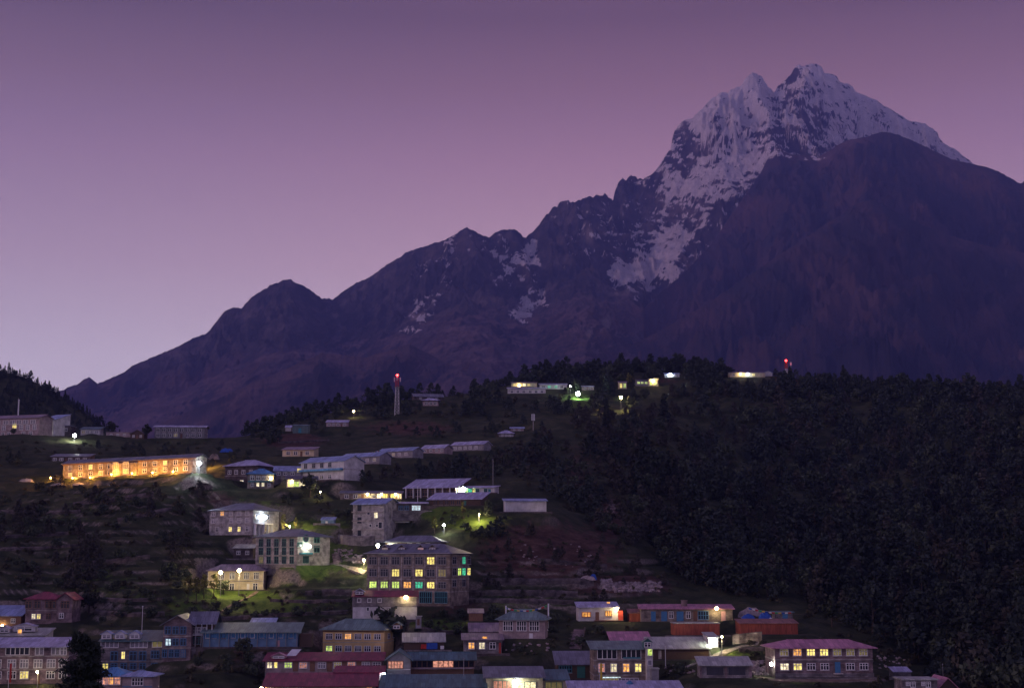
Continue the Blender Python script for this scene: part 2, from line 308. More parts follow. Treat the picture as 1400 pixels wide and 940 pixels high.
# ---- the orange lodge
h = House('stone_lodge', 'long two-storey stone lodge washed in orange light by ground lamps', 'lodge', 86, 268, 650, 629, 505, -32, 5, ('gable', 1.1, .6), 'stone_tan', 'roof_slate')
xs = [96, 110, 124, 138, 150, 198, 212, 226, 240, 254]
def base(x): return 653.8 - (x - 86) * .055
for i, x in enumerate(xs):
    h.win('F', base(x) - 13.5, 6, 5.6, [x], {}, 'two', 'paint_white', {2: 'y', 7: 'y'}.get(i)); h.win('F', base(x) - 4.6, 5, 5.6, [x], {}, 'two', 'paint_white', {0: 'o', 3: 'd'}.get(i))
h.part('bay', 152, 189, 633, 651.2, .9, 'stone_tan', label='projecting centre bay of the orange lodge')
for x in (161, 175): 
    a, b, z, Y = h.loc('F', x, base(x) - 13.5); place_window(h.o, (a, -.95, z), 0, 2.6, 2.0, 'three', 'paint_white', 'd'); a, b, z, Y = h.loc('F', x, base(x) - 4.6); place_window(h.o, (a, -.95, z), 0, 2.6, 1.6, 'three', 'paint_white', 'o')
h.part('cornice', 86, 268, 630.2, 631.2, .3, 'timber_brown')
STONE_LODGE = h
# ---- terrace of roofs right of the blue floodlight
h = House('barn_house', 'big brown two-storey house with pale lilac roof right of the blue-white floodlight', 'house', 307, 352, 668, 637, 520, -22, 12, ('hip', 2.6, .8), 'stone_dark', 'roof_lilac')
h.win('F', 645, 5, 4, [314, 323, 333, 343]); h.win('F', 659, 5.5, 4.5, [314, 330.5, 343], {1: 'w'}); h.bands([650]); h.chimney(330, 1, 1.2, 'stone_tan', .6); h.win('R', 646, 5, 4, [358])
h = House('blue_roof_house', 'house with bright blue tin roof and two lit yellow ground-floor windows', 'house', 338, 374, 668, 648, 498, 8, 10, ('hip', 2.2, .7), 'stone_tan', 'roof_blue')
h.win('F', 653, 5, 4.5, [345, 353, 361, 369]); h.win('F', 662, 4.6, 3.2, [345, 352.5, 359.5, 368], {1: 'w', 2: 'w'}); h.part('balcony', 339, 373, 657.3, 658.6, .9, 'paint_teal'); h.lamp(371, 653, 160, 'warm')
h = House('annexe', 'dark low annexe between the bright blue roof and the white gabled house', 'house', 375, 412, 652, 643.5, 505, 8, 8, ('shed', 2, .5), 'plaster_grey', 'roof_skyblue')
h.win('F', 647, 4, 4, [381, 390, 400], {}); h.win('F', 642.5, 4.5, 4.5, [409], {0: 'y'})
h = House('white_house', 'white house with a gable end and a row of dark upper windows amid blue roofs', 'house', 411, 470, 657, 631, 500, -38, 10, ('gable', 1.9, .6), 'plaster_white', 'roof_skyblue')
h.win('F', 636, 5.6, 4.2, [418, 429, 440, 451], {}, 'two', 'paint_grey'); h.win('F', 652, 4.5, 4.5, [418, 429, 440, 451]); h.bands([642])
h.part('awning', 409, 469, 641, 643.8, 1.4, 'roof_blue')
h = House('veranda_house', 'glassed veranda with brightly lit greenish windows below the white house', 'veranda', 392, 433, 667, 655, 488, 10, 5, ('shed', 1.2, .6), 'plaster_cream', 'roof_dark')
h.win('F', 661.5, 6.5, 6.5, [397, 405, 413, 421, 429], {0: 'y', 1: 'g', 2: 'w', 3: 'y', 4: 'w'}, 'two'); h.lamp(399, 657, 260, 'warm')
for x in (393, 401, 409, 417, 425, 432.5): h.part('veranda_post', x - .3, x + .3, 656, 667, .7, 'paint_white')
h = House('storage_house', 'low beige house with pale roof alone on the brown field above the blue roofs', 'house', 386, 429, 624, 614.5, 590, -8, 7, ('shed', 1.5, .6), 'plaster_cream', 'roof_mauve')
h.win('F', 619, 4.5, 4.5, [394, 404, 420]); h.part('door', 410.5, 413.5, 616.5, 623.5, .06, 'paint_brown')
h = House('row_house', 'longest lilac-roofed row house climbing behind the white house', 'row house', 466, 519, 635, 624, 552, -34, 7, ('gable', 1.5, .5), 'plaster_grey', 'roof_skyblue')
h.win('F', 629, 3.5, 3.5, [475, 484, 493, 502, 512], {4: 'd'}, k='k')
h = House('row_house', 'lilac-roofed row house stepped up from the longest one, ending at dark trees', 'row house', 516, 564, 626.5, 616.5, 575, -34, 7, ('gable', 1.4, .5), 'plaster_grey', 'roof_skyblue')
h.win('F', 621, 3.5, 3.5, [522, 530, 538, 546, 555], {2: 'd'}, k='k')
h = House('row_house', 'short pinkish row house with pale roof between two clumps of dark bushes', 'row house', 576, 607, 620.5, 612.5, 600, -28, 7, ('gable', 1.5, .5), 'plaster_pink', 'roof_lilac')
h.win('F', 615.5, 3.2, 3.2, [581, 589, 597, 604])
h = House('row_house', 'pale-roofed row house at the right end of the line, next to dark bushes', 'row house', 617, 661, 616, 607.5, 615, -28, 7, ('gable', 1.4, .5), 'plaster_grey', 'roof_lilac')
h.win('F', 612, 3.6, 3.2, [622, 629, 636, 643, 651], k='k'); h.part('door', 656, 658, 611, 616.2, .05, 'paint_grey')
h = House('tin_shed', 'small blue-green tin shed at the top of the brown field under the crest trees', 'shed', 400, 421, 592, 581.5, 700, 0, 7, ('shed', 1, .3), 'roof_green', 'roof_teal')
h.part('door', 408, 412, 585, 591.8, .08, 'paint_teal')
h = House('white_hut', 'tiny whitish hut touching the left side of the blue-green tin shed', 'hut', 390, 398, 589, 584, 705, 0, 4, ('gable', 1, .3), 'plaster_white', 'roof_lilac')
h = House('cottage', 'small pale-roofed cottage on the left crest below the single yellow lamp', 'cottage', 446, 475, 583, 577, 715, 0, 6, ('shed', 1.5, .5), 'plaster_pink', 'roof_lilac')
h.win('F', 580, 2.6, 2.6, [450, 456, 462, 471]); h.part('door', 466, 468, 579, 582.8, .05, 'paint_brown')
# ---- crest village
h = House('crest_house', 'long low house with pale eave on the crest just right of the red-topped lattice tower', 'house', 578, 599, 555, 547.5, 800, 0, 8, ('hip', 1.8, 1.2), 'plaster_pink', 'roof_lilac'); h.win('F', 551, 3.4, 3.4, [583, 589, 595])
h = House('crest_barn', 'dark slate-roofed barn behind the small pale-eaved crest house', 'barn', 566, 606, 547, 542, 815, 12, 9, ('gable', 2, .6), 'stone_dark', 'roof_slate'); h.win('F', 544.5, 2.4, 2.6, [575, 586, 597])
h = House('school_block', 'long low white block left of the greenish floodlight on the crest', 'school', 694, 746, 538, 531, 850, 0, 8, ('shed', 1.5, .6), 'plaster_white', 'roof_lilac'); h.win('F', 535, 3.2, 3.2, [700, 708, 716, 725, 733, 741], {})
h = House('lit_lodge', 'crest lodge with a lamp and lit windows behind the long white block', 'lodge', 699, 734, 529, 523, 875, 0, 8, ('shed', 1.2, .5), 'plaster_cream', 'roof_mauve'); h.win('F', 526, 3.4, 3.4, [703, 717, 723, 729], {0: 'y', 1: 'w', 2: 'y', 3: 'd'}); h.lamp(710, 526.5, 1500, 'warm', r=.35)
h = House('green_lit_house', 'crest house lit green on its front between the white block and the floodlight', 'house', 738, 775, 532, 525.5, 870, 0, 8, ('shed', 1.5, .6), 'plaster_white', 'roof_lilac'); h.win('F', 528.5, 3, 3.4, [743, 751, 760, 768], {1: 'c', 2: 'c'})
h = House('crest_cabin', 'dim lilac-roofed cabin just right of the greenish floodlight', 'cabin', 796, 812, 533, 528.5, 870, 0, 6, ('shed', 1.2, .4), 'plaster_pink', 'roof_lilac'); h.win('F', 531, 2.2, 2.4, [800, 806])
h = House('yellow_lit_house', 'small crest house with glowing yellow-green windows under a lit tree', 'house', 846, 857, 531.5, 522.5, 865, 0, 6, ('shed', 1.2, .4), 'plaster_cream', 'roof_mauve'); h.win('F', 527, 6, 3, [849, 854], {0: 'y', 1: 'g'})
h = House('windowed_hall', 'long crest hall with a row of small lit windows ending in a bright green-lit wing', 'hall', 870, 889, 527.5, 519.5, 870, 0, 7, ('shed', 1.2, .4), 'plaster_grey', 'roof_dark'); h.win('F', 523, 2.4, 2.8, [873, 878, 883.5], {0: 'g', 1: 'g', 2: 'g'})
h = House('lit_wing', 'bright yellow-green end block right of the hall of small lit windows', 'wing', 887, 900, 528, 518, 868, 0, 5, ('flat', .3, .3), 'plaster_cream', 'roof_pale'); h.win('F', 523.5, 5, 3, [890, 896], {0: 'g', 1: 'g'}); h.lamp(893, 519.5, 900, 'warm')
h = House('bus_shelter_house', 'little white-roofed house with a bright white lamp under the dark crest trees', 'house', 909, 929, 515.5, 511, 885, 0, 5, ('shed', 1.2, .5), 'plaster_white', 'roof_skyblue'); h.lamp(916, 511.5, 2600, 'blue', r=.45); h.win('F', 513.5, 2.2, 2.2, [922, 926])
h = House('right_crest_lodge', 'long crest lodge left of the red mast with one bright window', 'lodge', 998, 1046, 515.5, 509.5, 880, 0, 8, ('shed', 1.3, .5), 'plaster_cream', 'roof_mauve'); h.win('F', 512, 3, 3, [1003, 1011, 1022, 1030, 1040], {1: 'o', 2: 'b', 3: 'y', 4: 'd'}); h.lamp(1022, 511, 1100, 'blue', r=.3); h.lamp(1012, 510.5, 500, 'warm')
h = House('pale_cabin', 'pale blue-roofed cabin at the right end of the crest lodge near the red mast', 'cabin', 1044, 1056, 514, 509.5, 885, 0, 5, ('gabley', 1.3, .5), 'plaster_white', 'roof_skyblue'); h.lamp(1041, 515, 500, 'warm')
h = House('ridge_house', 'small house with pale hip roof on the nose of the spur', 'house', 682, 702, 597, 592.5, 655, 0, 7, ('hip', 1.8, .7), 'plaster_grey', 'roof_lilac'); h.win('F', 594.8, 2.4, 2.4, [687, 692, 697])
h = House('ridge_shed', 'pale flat-roofed shed beside the cell antenna on the nose of the spur', 'shed', 698, 716, 589, 585.5, 670, 0, 6, ('shed', 1.1, .5), 'plaster_pink', 'roof_skyblue'); h.win('F', 587.4, 1.8, 2.2, [703, 710])
# ---- middle terrace
h = House('pavilion', 'open pavilion with a long lilac roof on posts above the middle terrace', 'pavilion', 555, 625, 680, 666, 490, -22, 9, ('shed', 3.0, .9), 'timber_dark', 'roof_lilac', found=2)
for x in (556, 566, 576, 586, 596, 606, 616, 624): h.part('post', x - .4, x + .4, 666.5, 681, .85, 'paint_white')
h.win('F', 673.5, 7, 6, [561, 571, 581, 591, 601, 611], {}, 'two', 'paint_brown'); h.lamp(629, 668, 60, 'warm')
h = House('white_annexe', 'white-walled annexe lit greenish beside the lilac-roofed pavilion', 'house', 625, 676, 674, 666.5, 485, -14, 6, ('shed', .8, .5), 'plaster_white', 'roof_lilac')
h.win('F', 670.5, 4.5, 3.6, [638, 643, 648, 653, 664], {0: 'g', 1: 'c', 2: 'y'}, 'two', 'paint_green'); h.lamp(634, 667, 900, 'green', r=.32); h.part('door', 667.5, 671, 668, 673.8, .06, 'paint_teal')
h = House('dining_hall', 'low hall with a slanting lilac roof in front of the open pavilion', 'hall', 587, 657, 691, 682, 462, -16, 8, ('shed', 2.2, .8), 'timber_dark', 'roof_lilac')
h.win('F', 686.5, 5, 5, [595, 603, 611, 619, 627], {}, 'band', 'paint_brown'); h.part('door', 634, 637.5, 684, 691, .06, 'paint_green')
h = House('lit_veranda', 'low stone building with arched lit openings left of the pavilion', 'house', 465, 549, 682.5, 674, 480, 2, 6, ('shed', .9, .5), 'stone_tan', 'roof_slate')
h.win('F', 678, 6, 5.5, [518, 527, 537, 546], {0: 'w', 1: 'y', 2: 'y', 3: 'w'}, 'two', 'paint_brown'); h.win('F', 678, 4, 5, [474, 486, 510], {}, k=None); h.part('door', 494, 497, 675.5, 682, .05, 'paint_brown'); h.lamp(502.5, 675, 550, 'warm', r=.28); h.lamp(541, 675, 240, 'warm'); h.lamp(522, 675, 160, 'warm')
h = House('corner_house', 'dark house with one large bright white window below the pavilion', 'house', 540, 584, 699, 688, 462, 4, 8, ('shed', .7, .5), 'stone_dark', 'roof_lilac')
h.win('F', 694, 6.5, 11, [569], {0: 'b'}, 'three'); h.win('F', 694, 5, 5, [548, 556], {}, 'two', 'paint_blue')
h = House('white_box_house', 'plain windowless white block with blue-edged flat roof alone on the spur', 'storehouse', 690, 747, 700, 684.5, 452, 3, 8, ('shed', .9, .5), 'plaster_white', 'roof_skyblue')
h.part('parapet_wall', 690, 691.5, 684.8, 700, .25, 'paint_white')
h = House('unfinished_block', 'narrow unfinished concrete tower block with blue roof and bare floors', 'apartment block', 482, 525, 741, 688, 455, -20, 11, ('gable', 1.7, .8), 'concrete_block', 'roof_skyblue')
for y in (699.5, 711.5, 723.5, 735): h.part('concrete_floor', 481.3, 523.7, y - .8, y + .8, .3, 'stone_pale')
h.win('F', 694, 8, 5.5, [491.5], {}, 'one', 'paint_grey'); h.win('F', 701.5, 3, 3.5, [504], {}, 'one'); h.win('F', 703.5, 7.5, 4.5, [514], {0: 'w'}); h.win('F', 710.8, 8, 5.5, [491.5], {}, 'one', 'paint_grey'); h.win('F', 718, 3, 3, [506.5, 515.5], {}, 'one'); h.win('F', 728, 8, 5, [491.5], {}, 'one', 'paint_grey'); h.win('F', 717.5, 8, 5, [520], {}, 'one'); h.part('roof_step', 483, 523, 688, 689.5, .9, 'roof_skyblue')
h = House('setback_house', 'pinkish set-back house with balcony right of the unfinished tower block', 'house', 523, 561, 729, 702, 462, -6, 8, ('shed', 1.0, .6), 'plaster_pink', 'roof_blue')
h.win('F', 707, 6, 5, [529, 538, 548, 556], {}, 'two', 'paint_blue'); h.win('F', 720, 7, 5, [532, 548], {1: 'd'}); h.part('balcony', 524, 560, 712.3, 714, 1.2, 'paint_white')
for x in (525, 532, 539, 546, 553, 559.5): h.part('balcony_post', x - .3, x + .3, 703, 713, 1.15, 'paint_grey')
h = House('tiny_blue_shed', 'tiny blue shed with a bright roof between the radio-dish hotel and the tower block', 'shed', 439, 457, 716, 710.5, 462, 0, 4, ('shed', .9, .3), 'plaster_blue', 'roof_skyblue'); h.part('door', 445, 448, 712, 716, .05, 'paint_white')
# ---- left middle lodges
h = House('grey_hotel', 'three-storey grey hotel with one orange top-floor window and a floodlit balconied right end', 'hotel', 286, 345, 731, 698, 462, -30, 13, ('hip', 2.6, .7), 'concrete_block', 'roof_slate')
h.win('F', 701.5, 5.5, 4.6, [292, 304, 316, 327, 338], {1: 'o'}, k='k'); h.win('F', 711.5, 5.5, 4.6, [292, 316, 327, 338], k='k'); h.win('F', 723, 6, 4.2, [297, 315, 327, 338], {1: 'y', 2: 'y'}); h.bands([706, 717])
h.win('R', 706, 6, 4, [352, 365], {}); h.win('R', 722, 6, 4, [352, 365], {1: 'd'}); h.part('balcony', 346, 370, 715, 716.5, 1.1, 'paint_white', 'R'); h.lamp(357.5, 706.5, 2600, 'blue', 'R', r=.42, out=1.5)
for x in (347, 352, 358, 364, 370): h.part('balcony_post', x - .3, x + .3, 716.5, 731, 1.0, 'paint_white', 'R')
h = House('tin_roof_store', 'small brown store with a pale slanting roof left of the green-windowed hotel', 'shed', 319, 346, 764, 749, 445, 0, 6, ('shed', 1.1, .4), 'stone_dark', 'roof_pale'); h.win('F', 755, 4, 4, [326, 338])
h = House('corner_hotel', 'three-storey corner hotel with green windows and a bright lamp over its lit right-hand entrance', 'hotel', 349, 406, 772, 734, 432, -36, 14, ('hip', 2.5, .9), 'stone_pale', 'roof_slate')
for y, hh, l in ((741.5, 9.5, {}), (753, 9, {}), (765, 8.5, {0: 'd'})): h.win('F', y, hh, 5.6, [357, 367.5, 378, 388.5, 399], l, 'two', 'paint_green')
h.bands([747, 759]); h.win('R', 737, 8, 6, [433], {}, 'two', 'paint_green'); h.win('R', 750, 8, 6, [433], {}, 'two', 'paint_green'); h.part('awning', 409, 425, 755, 757.5, .9, 'paint_teal', 'R'); h.win('R', 764.5, 8.5, 9, [418], {}, 'grid', 'paint_green'); h.win('R', 744, 5, 4, [409.5], {}, 'two', 'paint_green')
a, b, z, Y = h.loc('R', 418, 735.5); o = link('round_window', MB().rod((0, 0, 0), (0, -.12, 0), 1.25, n=20).mesh('round_window', 'paint_green'), h.o, (a + .001, b, z), math.pi / 2); link('pane', MB().rod((0, -.125, 0), (0, -.16, 0), 1.02, n=20).mesh('pane', 'glass_dark'), o)
h.lamp(417, 746, 2600, 'white', 'R', r=.42, out=1.6)
h = House('lawn_house', 'low cream house with brown-pink roof and two bright lamps above the row of thin trees', 'house', 284, 360, 806, 780.5, 425, 3, 8, ('hip', 2.0, .8), 'plaster_cream', 'roof_mauve')
h.win('F', 786.5, 8, 6, [303, 317.5, 337, 350.5], {}, 'three'); h.win('F', 801.5, 8, 5.5, [317, 349], {}); h.part('door', 337.5, 341, 797.5, 806, .08, 'paint_white'); h.bands([794])
h.part('downpipe', 284, 284.5, 781, 806, .1, 'paint_white'); h.part('downpipe', 360 - .5, 360, 781, 806, .1, 'paint_white')
# ---- the big lodge
h = House('big_lodge', 'biggest lodge, five stone floors with rows of lit green and yellow windows', 'lodge', 501, 615, 827, 757, 400, -22, 13, ('hip', 2.9, .9), 'stone_tan', 'roof_slate')
wx = [510, 525.5, 541, 557, 573, 589, 604.5]
h.win('F', 766, 9.5, 10, wx, {5: 'y'}, 'three', 'paint_grey'); h.win('F', 782.5, 9, 10, wx, {2: 'y', 4: 'y', 6: 'd'}, 'three', 'paint_grey')
h.win('F', 799, 8, 10, wx, {0: 'g', 1: 'g', 2: 'g', 3: 'o', 4: 'c', 5: 'y'}, 'three', 'paint_grey'); h.win('F', 816, 14, 16, [582, 603], {}, 'grid', 'paint_teal')
h.bands([758.5, 774.5, 791, 808]); h.win('R', 765.5, 9, 6, [621, 634, 643], {1: 'c'}, 'two', 'paint_grey'); h.win('R', 781, 9, 5, [621, 628, 634, 643], {1: 'g', 2: 'c', 3: 'y'}, 'two', 'paint_grey'); h.win('R', 796.5, 8.5, 6, [621, 634], {}, 'two', 'paint_grey')
for x in (518, 533.5, 549, 565, 581, 597): h.part('pilaster', x - .8, x + .8, 757, 808, .12, 'stone_pale')
for x, l in ((522, 'd'), (545, None), (571, 'r'), (587, None)): h.dormer(x, 2.2, .9, 'timber_dark', 'roof_slate', 2.2, l, .9)
h.part('gutter', 500, 616, 755.6, 756.4, .95, 'metal_grey')
BIG = h
h = House('attic_lodge', 'slate-roofed upper storey rising behind the biggest lodge', 'house', 527, 602, 752, 741, 420, -8, 9, ('hip', 2.0, .8), 'timber_dark', 'roof_slate')
h.win('F', 745, 4.5, 5, [533, 540, 560, 572, 585], {0: 'k', 1: 'k'}, 'two', 'paint_white'); h.lamp(517, 746.5, 10, 'warm')
h = House('red_roof_store', 'white-plastered store with thin red roof in front of the biggest lodge', 'store', 482, 570, 846, 815, 378, 4, 7, ('shed', 1.2, .4), 'plaster_white', 'roof_red')
h.part('upper_wall', 481.8, 570.2, 815.6, 829, .08, 'stone_grey'); h.win('F', 820, 4, 4, [491, 505, 519], {}, 'one'); h.win('F', 832, 4, 2.6, [503], {}, 'one'); h.lamp(555, 815.5, 620, 'warm', r=.33, out=.8)
h.dormer(493, 2.4, .8, 'stone_grey', 'roof_lilac', .6, None, .5)
# ---- left bottom
h = House('red_roof_house', 'house with crimson roof and projecting right wing on the dark left slope', 'house', 34, 78, 852, 819, 392, 4, 9, ('hip', 1.9, .7), 'stone_pink', 'roof_red')
h.win('F', 826, 8, 7, [39, 51, 66, 72], {}, 'two', 'timber_brown'); h.win('F', 842, 6, 4.5, [46, 53], {0: 'w', 1: 'y'}); h.win('F', 842, 7, 5, [66], {}, 'two', 'timber_brown'); h.bands([834])
h2 = House('gabled_wing', 'gabled right-hand wing of the crimson-roofed house', 'wing', 77, 98, 850, 818, 387, 4, 10, ('gabley', 1.5, .6), 'stone_pink', 'roof_red', 'crimson-roofed house'); h2.win('F', 826, 8.5, 10, [89], {}, 'three', 'timber_brown'); h2.win('F', 841, 6, 5, [84], {})
h = House('blue_roof_shed', 'brown wooden shed with bright blue roof at the left edge of the photo', 'shed', -25, 28, 856, 841, 392, 0, 8, ('shed', 2.2, .5), 'timber_brown', 'roof_skyblue'); h.part('door', 8, 12, 844, 856, .06, 'paint_brown'); h.lamp(4, 854, 90, 'warm', r=.2); h.win('F', 848, 5, 5, [-12, 18])
h = House('dormer_house', 'pale-roofed house with two small white gables above the lilac lodge at the left edge', 'house', -20, 61, 882, 868, 358, 4, 8, ('shed', 1.2, .6), 'plaster_white', 'roof_pale')
h.win('F', 877, 6, 9, [-8, 7, 20], {1: 'y', 2: 'd'}, 'three'); h.dormer(12, 2.6, 1.0, 'plaster_white', 'roof_lilac', 1.5, None, .6); h.dormer(38, 5.2, 1.3, 'plaster_white', 'roof_lilac', 2.2, None, .8)
a, b, z, Y = h.loc('F', 24, 863.5); place_window(h.o, (a, 2.1, z), 0, .9, 1.1, 'one', 'paint_white', 'o')
h = House('lilac_lodge', 'three-storey lodge with lilac roof and a long glazed top gallery at the left edge', 'lodge', -40, 92, 934, 884, 332, 5, 10, ('shed', 1.4, .7), 'stone_pink', 'roof_lilac')
h.win('F', 889.5, 9, 30, [-22, 24], {}, 'band', 'paint_white'); h.win('F', 889.5, 9, 10, [54, 76], {0: 'k', 1: 'k'}, 'band'); h.win('F', 889.5, 9, 7, [87], {0: 'k'}, 'two'); h.win('F', 906.5, 10, 10, [-24, -4, 16, 33, 52, 70, 86], {}, 'three', 'paint_white', 'k'); h.win('F', 922, 8.5, 10, [-24, -4, 16, 33, 69, 86], {3: 'y'}, 'three', 'paint_white'); h.bands([896.5, 914.5]); h.part('door', 50.5, 54.5, 921, 934, .08, 'paint_brown')
h = House('blue_hut', 'small bright blue-roofed house with an orange-lit window behind the black foreground tree', 'house', 132, 170, 948, 924, 305, 4, 7, ('hip', 1.6, .8), 'plaster_pink', 'roof_blue')
h.win('F', 930, 9, 8, [145, 152, 160], {0: 'r', 1: 'o', 2: 'r'}, 'two'); h2 = House('blue_hut_wing', 'right-hand wing of the blue-roofed hut with a row of dark windows', 'house', 167, 208, 948, 924.5, 303, 0, 6, ('hip', 1.0, .8), 'plaster_pink', 'roof_skyblue'); h2.win('F', 931, 9, 14, [188], {}, 'grid'); h2.part('floor_band', 167, 208, 937, 938.2, .1, 'paint_blue')
h = House('dormered_lodge', 'blue-trimmed lodge with three small dormers over a dark teal roof', 'lodge', 137, 222, 916, 876, 352, 4, 11, ('shed', 1.8, .7), 'stone_grey', 'roof_teal')
h.win('F', 880, 8, 22, [150], {0: 'k'}, 'band'); h.win('F', 880, 8, 22, [190], {0: 'k'}, 'band'); h.win('F', 880, 6.5, 12, [215], {0: 'd'}, 'band'); h.win('F', 896, 11, 8, [156, 182, 195], {}, 'two', 'paint_blue'); h.win('F', 895, 9, 3.6, [168.5], {0: 'y'}, 'two'); h.win('F', 894, 9, 10, [212], {}, 'grid', 'paint_blue'); h.win('F', 910, 7, 7, [144, 156, 169, 182, 195, 211], {0: 'y'}, 'two', 'paint_blue'); h.bands([886.5, 903])
for x in (152, 170, 190): h.dormer(x, 2.4, 1.25, 'paint_white', 'roof_skyblue', .5, 'k', .5)
h = House('brick_block', 'tall brick block with three rows of blue windows joined to the dormered lodge', 'lodge', 222, 260, 905, 852, 350, 4, 14, ('gabley', 1.9, .9), 'stone_pink', 'roof_slate')
h.win('F', 861, 9, 6.4, [229.5, 240, 250.5], {}, 'two', 'paint_blue'); h.win('F', 877, 8.5, 6.4, [230, 240, 250.5], {0: 'b'}, 'two', 'paint_blue'); h.win('F', 892.5, 9, 5, [225, 234, 242, 250.5], {3: 'k'}, 'two', 'paint_blue'); h.bands([869, 885])
h = House('timber_gallery', 'dark gabled timber gallery with pinkish balcony right of the brick block', 'house', 260, 291, 884, 851, 354, 4, 10, ('gable', 2.4, .8), 'timber_dark', 'roof_slate')
h.part('balcony', 260, 290, 866, 868, 1.1, 'paint_white'); h.win('F', 861, 7, 18, [272], {0: 'k'}, 'grid'); h.win('F', 875, 8, 18, [275], {}, 'band', 'paint_teal')
for x in (260.6, 268, 276, 283, 290): h.part('balcony_post', x - .35, x + .35, 852, 884, 1.05, 'paint_white')
h = House('long_teahouse', 'long single-storey building with grey-green roof and blue and white panelled front', 'teahouse', 277, 407, 884, 864, 352, 3, 9, ('shed', 1.7, .7), 'plaster_blue', 'roof_green')
h.part('blue_panel', 277.5, 406.5, 864.5, 872.5, .12, 'paint_blue'); h.win('F', 868, 5.5, 5, [284, 293, 306, 319, 332, 345, 358, 371, 384, 398], {1: 'k', 3: 'k', 6: 'k'}, 'two', 'paint_white')
for x in (277.8, 287, 300, 313, 326, 339, 352, 365, 378, 391, 406): h.part('veranda_post', x - .35, x + .35, 865, 884, .6, 'paint_grey')
h.part('door', 379.5, 382.5, 874.5, 884, .16, 'paint_pink'); h.part('side_shed', 409, 426, 866, 884, -.5, 'timber_dark', back=5)
# ---- bottom centre
h = House('yellow_lodge', 'two-storey ochre lodge with twelve white windows, one of them glowing orange', 'lodge', 441, 525, 898, 861, 366, -8, 11, ('hip', 2.6, .9), 'plaster_yellow', 'roof_green')
wx = [450, 463, 476, 489.5, 502.5, 516]
h.win('F', 869.5, 6.5, 8, wx, {2: 'o'}, 'three'); h.win('F', 886, 6.5, 8, wx, {0: 'g'}, 'three'); h.bands([877.5], 'plaster_cream'); h.win('R', 867, 6, 5, [531.5, 545], {}, 'two'); h.dormer(540, 2, 1.0, 'timber_brown', 'roof_green', 3.5, None, .2); h.part('lower_band', 441, 525, 862, 863.3, .12, 'timber_brown')
h = House('crimson_roof_lodge', 'pinkish lodge with upper crimson roof and a row of white-framed windows, two lit green-yellow', 'lodge', 362, 522, 928, 902.5, 338, 3, 9, ('shed', 1.1, .6), 'plaster_pink', 'roof_red')
h.win('F', 908.5, 7, 6, [368.5], {0: 'w'}, 'two'); h.win('F', 908.5, 7, 4, [377], {0: 'y'}, 'one'); h.win('F', 908.5, 6.5, 9, [394], {0: 'g'}, 'three'); h.win('F', 908.5, 7, 9, [414.5, 440, 461.5, 480.5, 500, 515], {0: 'r', 1: 'k', 2: 'd', 3: 'r', 4: 'k'}, 'three')
for x in (404, 427, 450.5, 471, 491): h.part('timber_panel', x - 3.5, x + 3.5, 903.5, 917, .08, 'timber_brown')
h.dormer(385, 3.4, .5, 'plaster_pink', 'roof_pink', 1, None, .5)
o = link('solar_panel', MB().slab((-1.6, -.6, 0), (.6, -.6, 0), (1.6, 1.6, 1.3), (-.6, 1.6, 1.3), .08).mesh('solar_panel', 'metal_white'), h.roof, (h.loc('F', 400, 900)[0], 2.2, h.h + 1.1))
h = House('wide_crimson_roof', 'wide low building under the lowest and largest crimson roof at the bottom of the photo', 'house', 362, 512, 950, 937, 318, 3, 9, ('shed', 1.8, .8), 'plaster_cream', 'roof_red'); h.win('F', 939.5, 4, 6, [370, 390, 410, 505], {3: 'o'}); h.lamp(358, 939, 60, 'warm')
h = House('crimson_porch', 'small crimson-roofed porch with lit windows over the wide crimson roof', 'porch', 459, 523, 928, 918.5, 328, 3, 6, ('shed', .8, .6), 'plaster_pink', 'roof_red'); h.win('F', 922.5, 5.5, 9, [467, 480.5, 493, 508], {0: 'k', 1: 'w', 2: 'r', 3: 'k'}, 'three'); h.lamp(525, 920, 150, 'blue', r=.2)
h = House('gable_teahouse', 'purple-grey house with a gable front and long teal roof right of the ochre lodge', 'teahouse', 560, 648, 925, 901, 340, 3, 9, ('gable', 1.3, .7), 'timber_brown', 'roof_teal')
h.win('F', 907, 8, 80 / 3, [577, 606, 634], {1: 'r'}, 'band', 'paint_brown'); h.part('balcony', 560, 648, 911.5, 913.5, .9, 'plaster_pink')
h2 = House('gabled_house', 'house with a grey gable front joined to the left end of the long teal-roofed teahouse', 'house', 529, 561, 925, 901, 334, 3, 10, ('gabley', 1.8, .6), 'plaster_grey', 'roof_teal'); h2.win('F', 908, 8.5, 19, [541], {0: 'r'}, 'grid', 'paint_brown'); h2.part('floor_band', 529, 561, 914, 915, .1, 'paint_white')
h = House('teal_roof_hall', 'long hall under a teal corrugated roof at the bottom centre of the photo', 'hall', 522, 662, 950, 939, 315, 2, 8, ('shed', 1.8, .7), 'timber_dark', 'roof_teal'); h.win('F', 943, 4, 6, [540, 560, 580, 600, 620], {1: 'd'})
h = House('market_stall', 'stall under a sagging pale tarpaulin with red and blue bundles beneath', 'stall', 552, 607, 887, 876.5, 360, 4, 5, ('shed', 1.6, .5), 'timber_dark', 'roof_pale')
h.part('blue_bundle', 583, 598, 878, 886.5, .6, 'cloth_blue'); h.part('red_bundle', 575.5, 583, 880, 886, .7, 'cloth_red'); h.part('white_crate', 602, 607, 882, 886.5, .7, 'cloth_white')
h = House('mauve_cottage', 'small cottage with mauve roof and two lit windows below the hip-roofed house', 'cottage', 634, 686, 893, 874, 356, 3, 7, ('shed', 1.0, .6), 'stone_grey', 'roof_mauve')
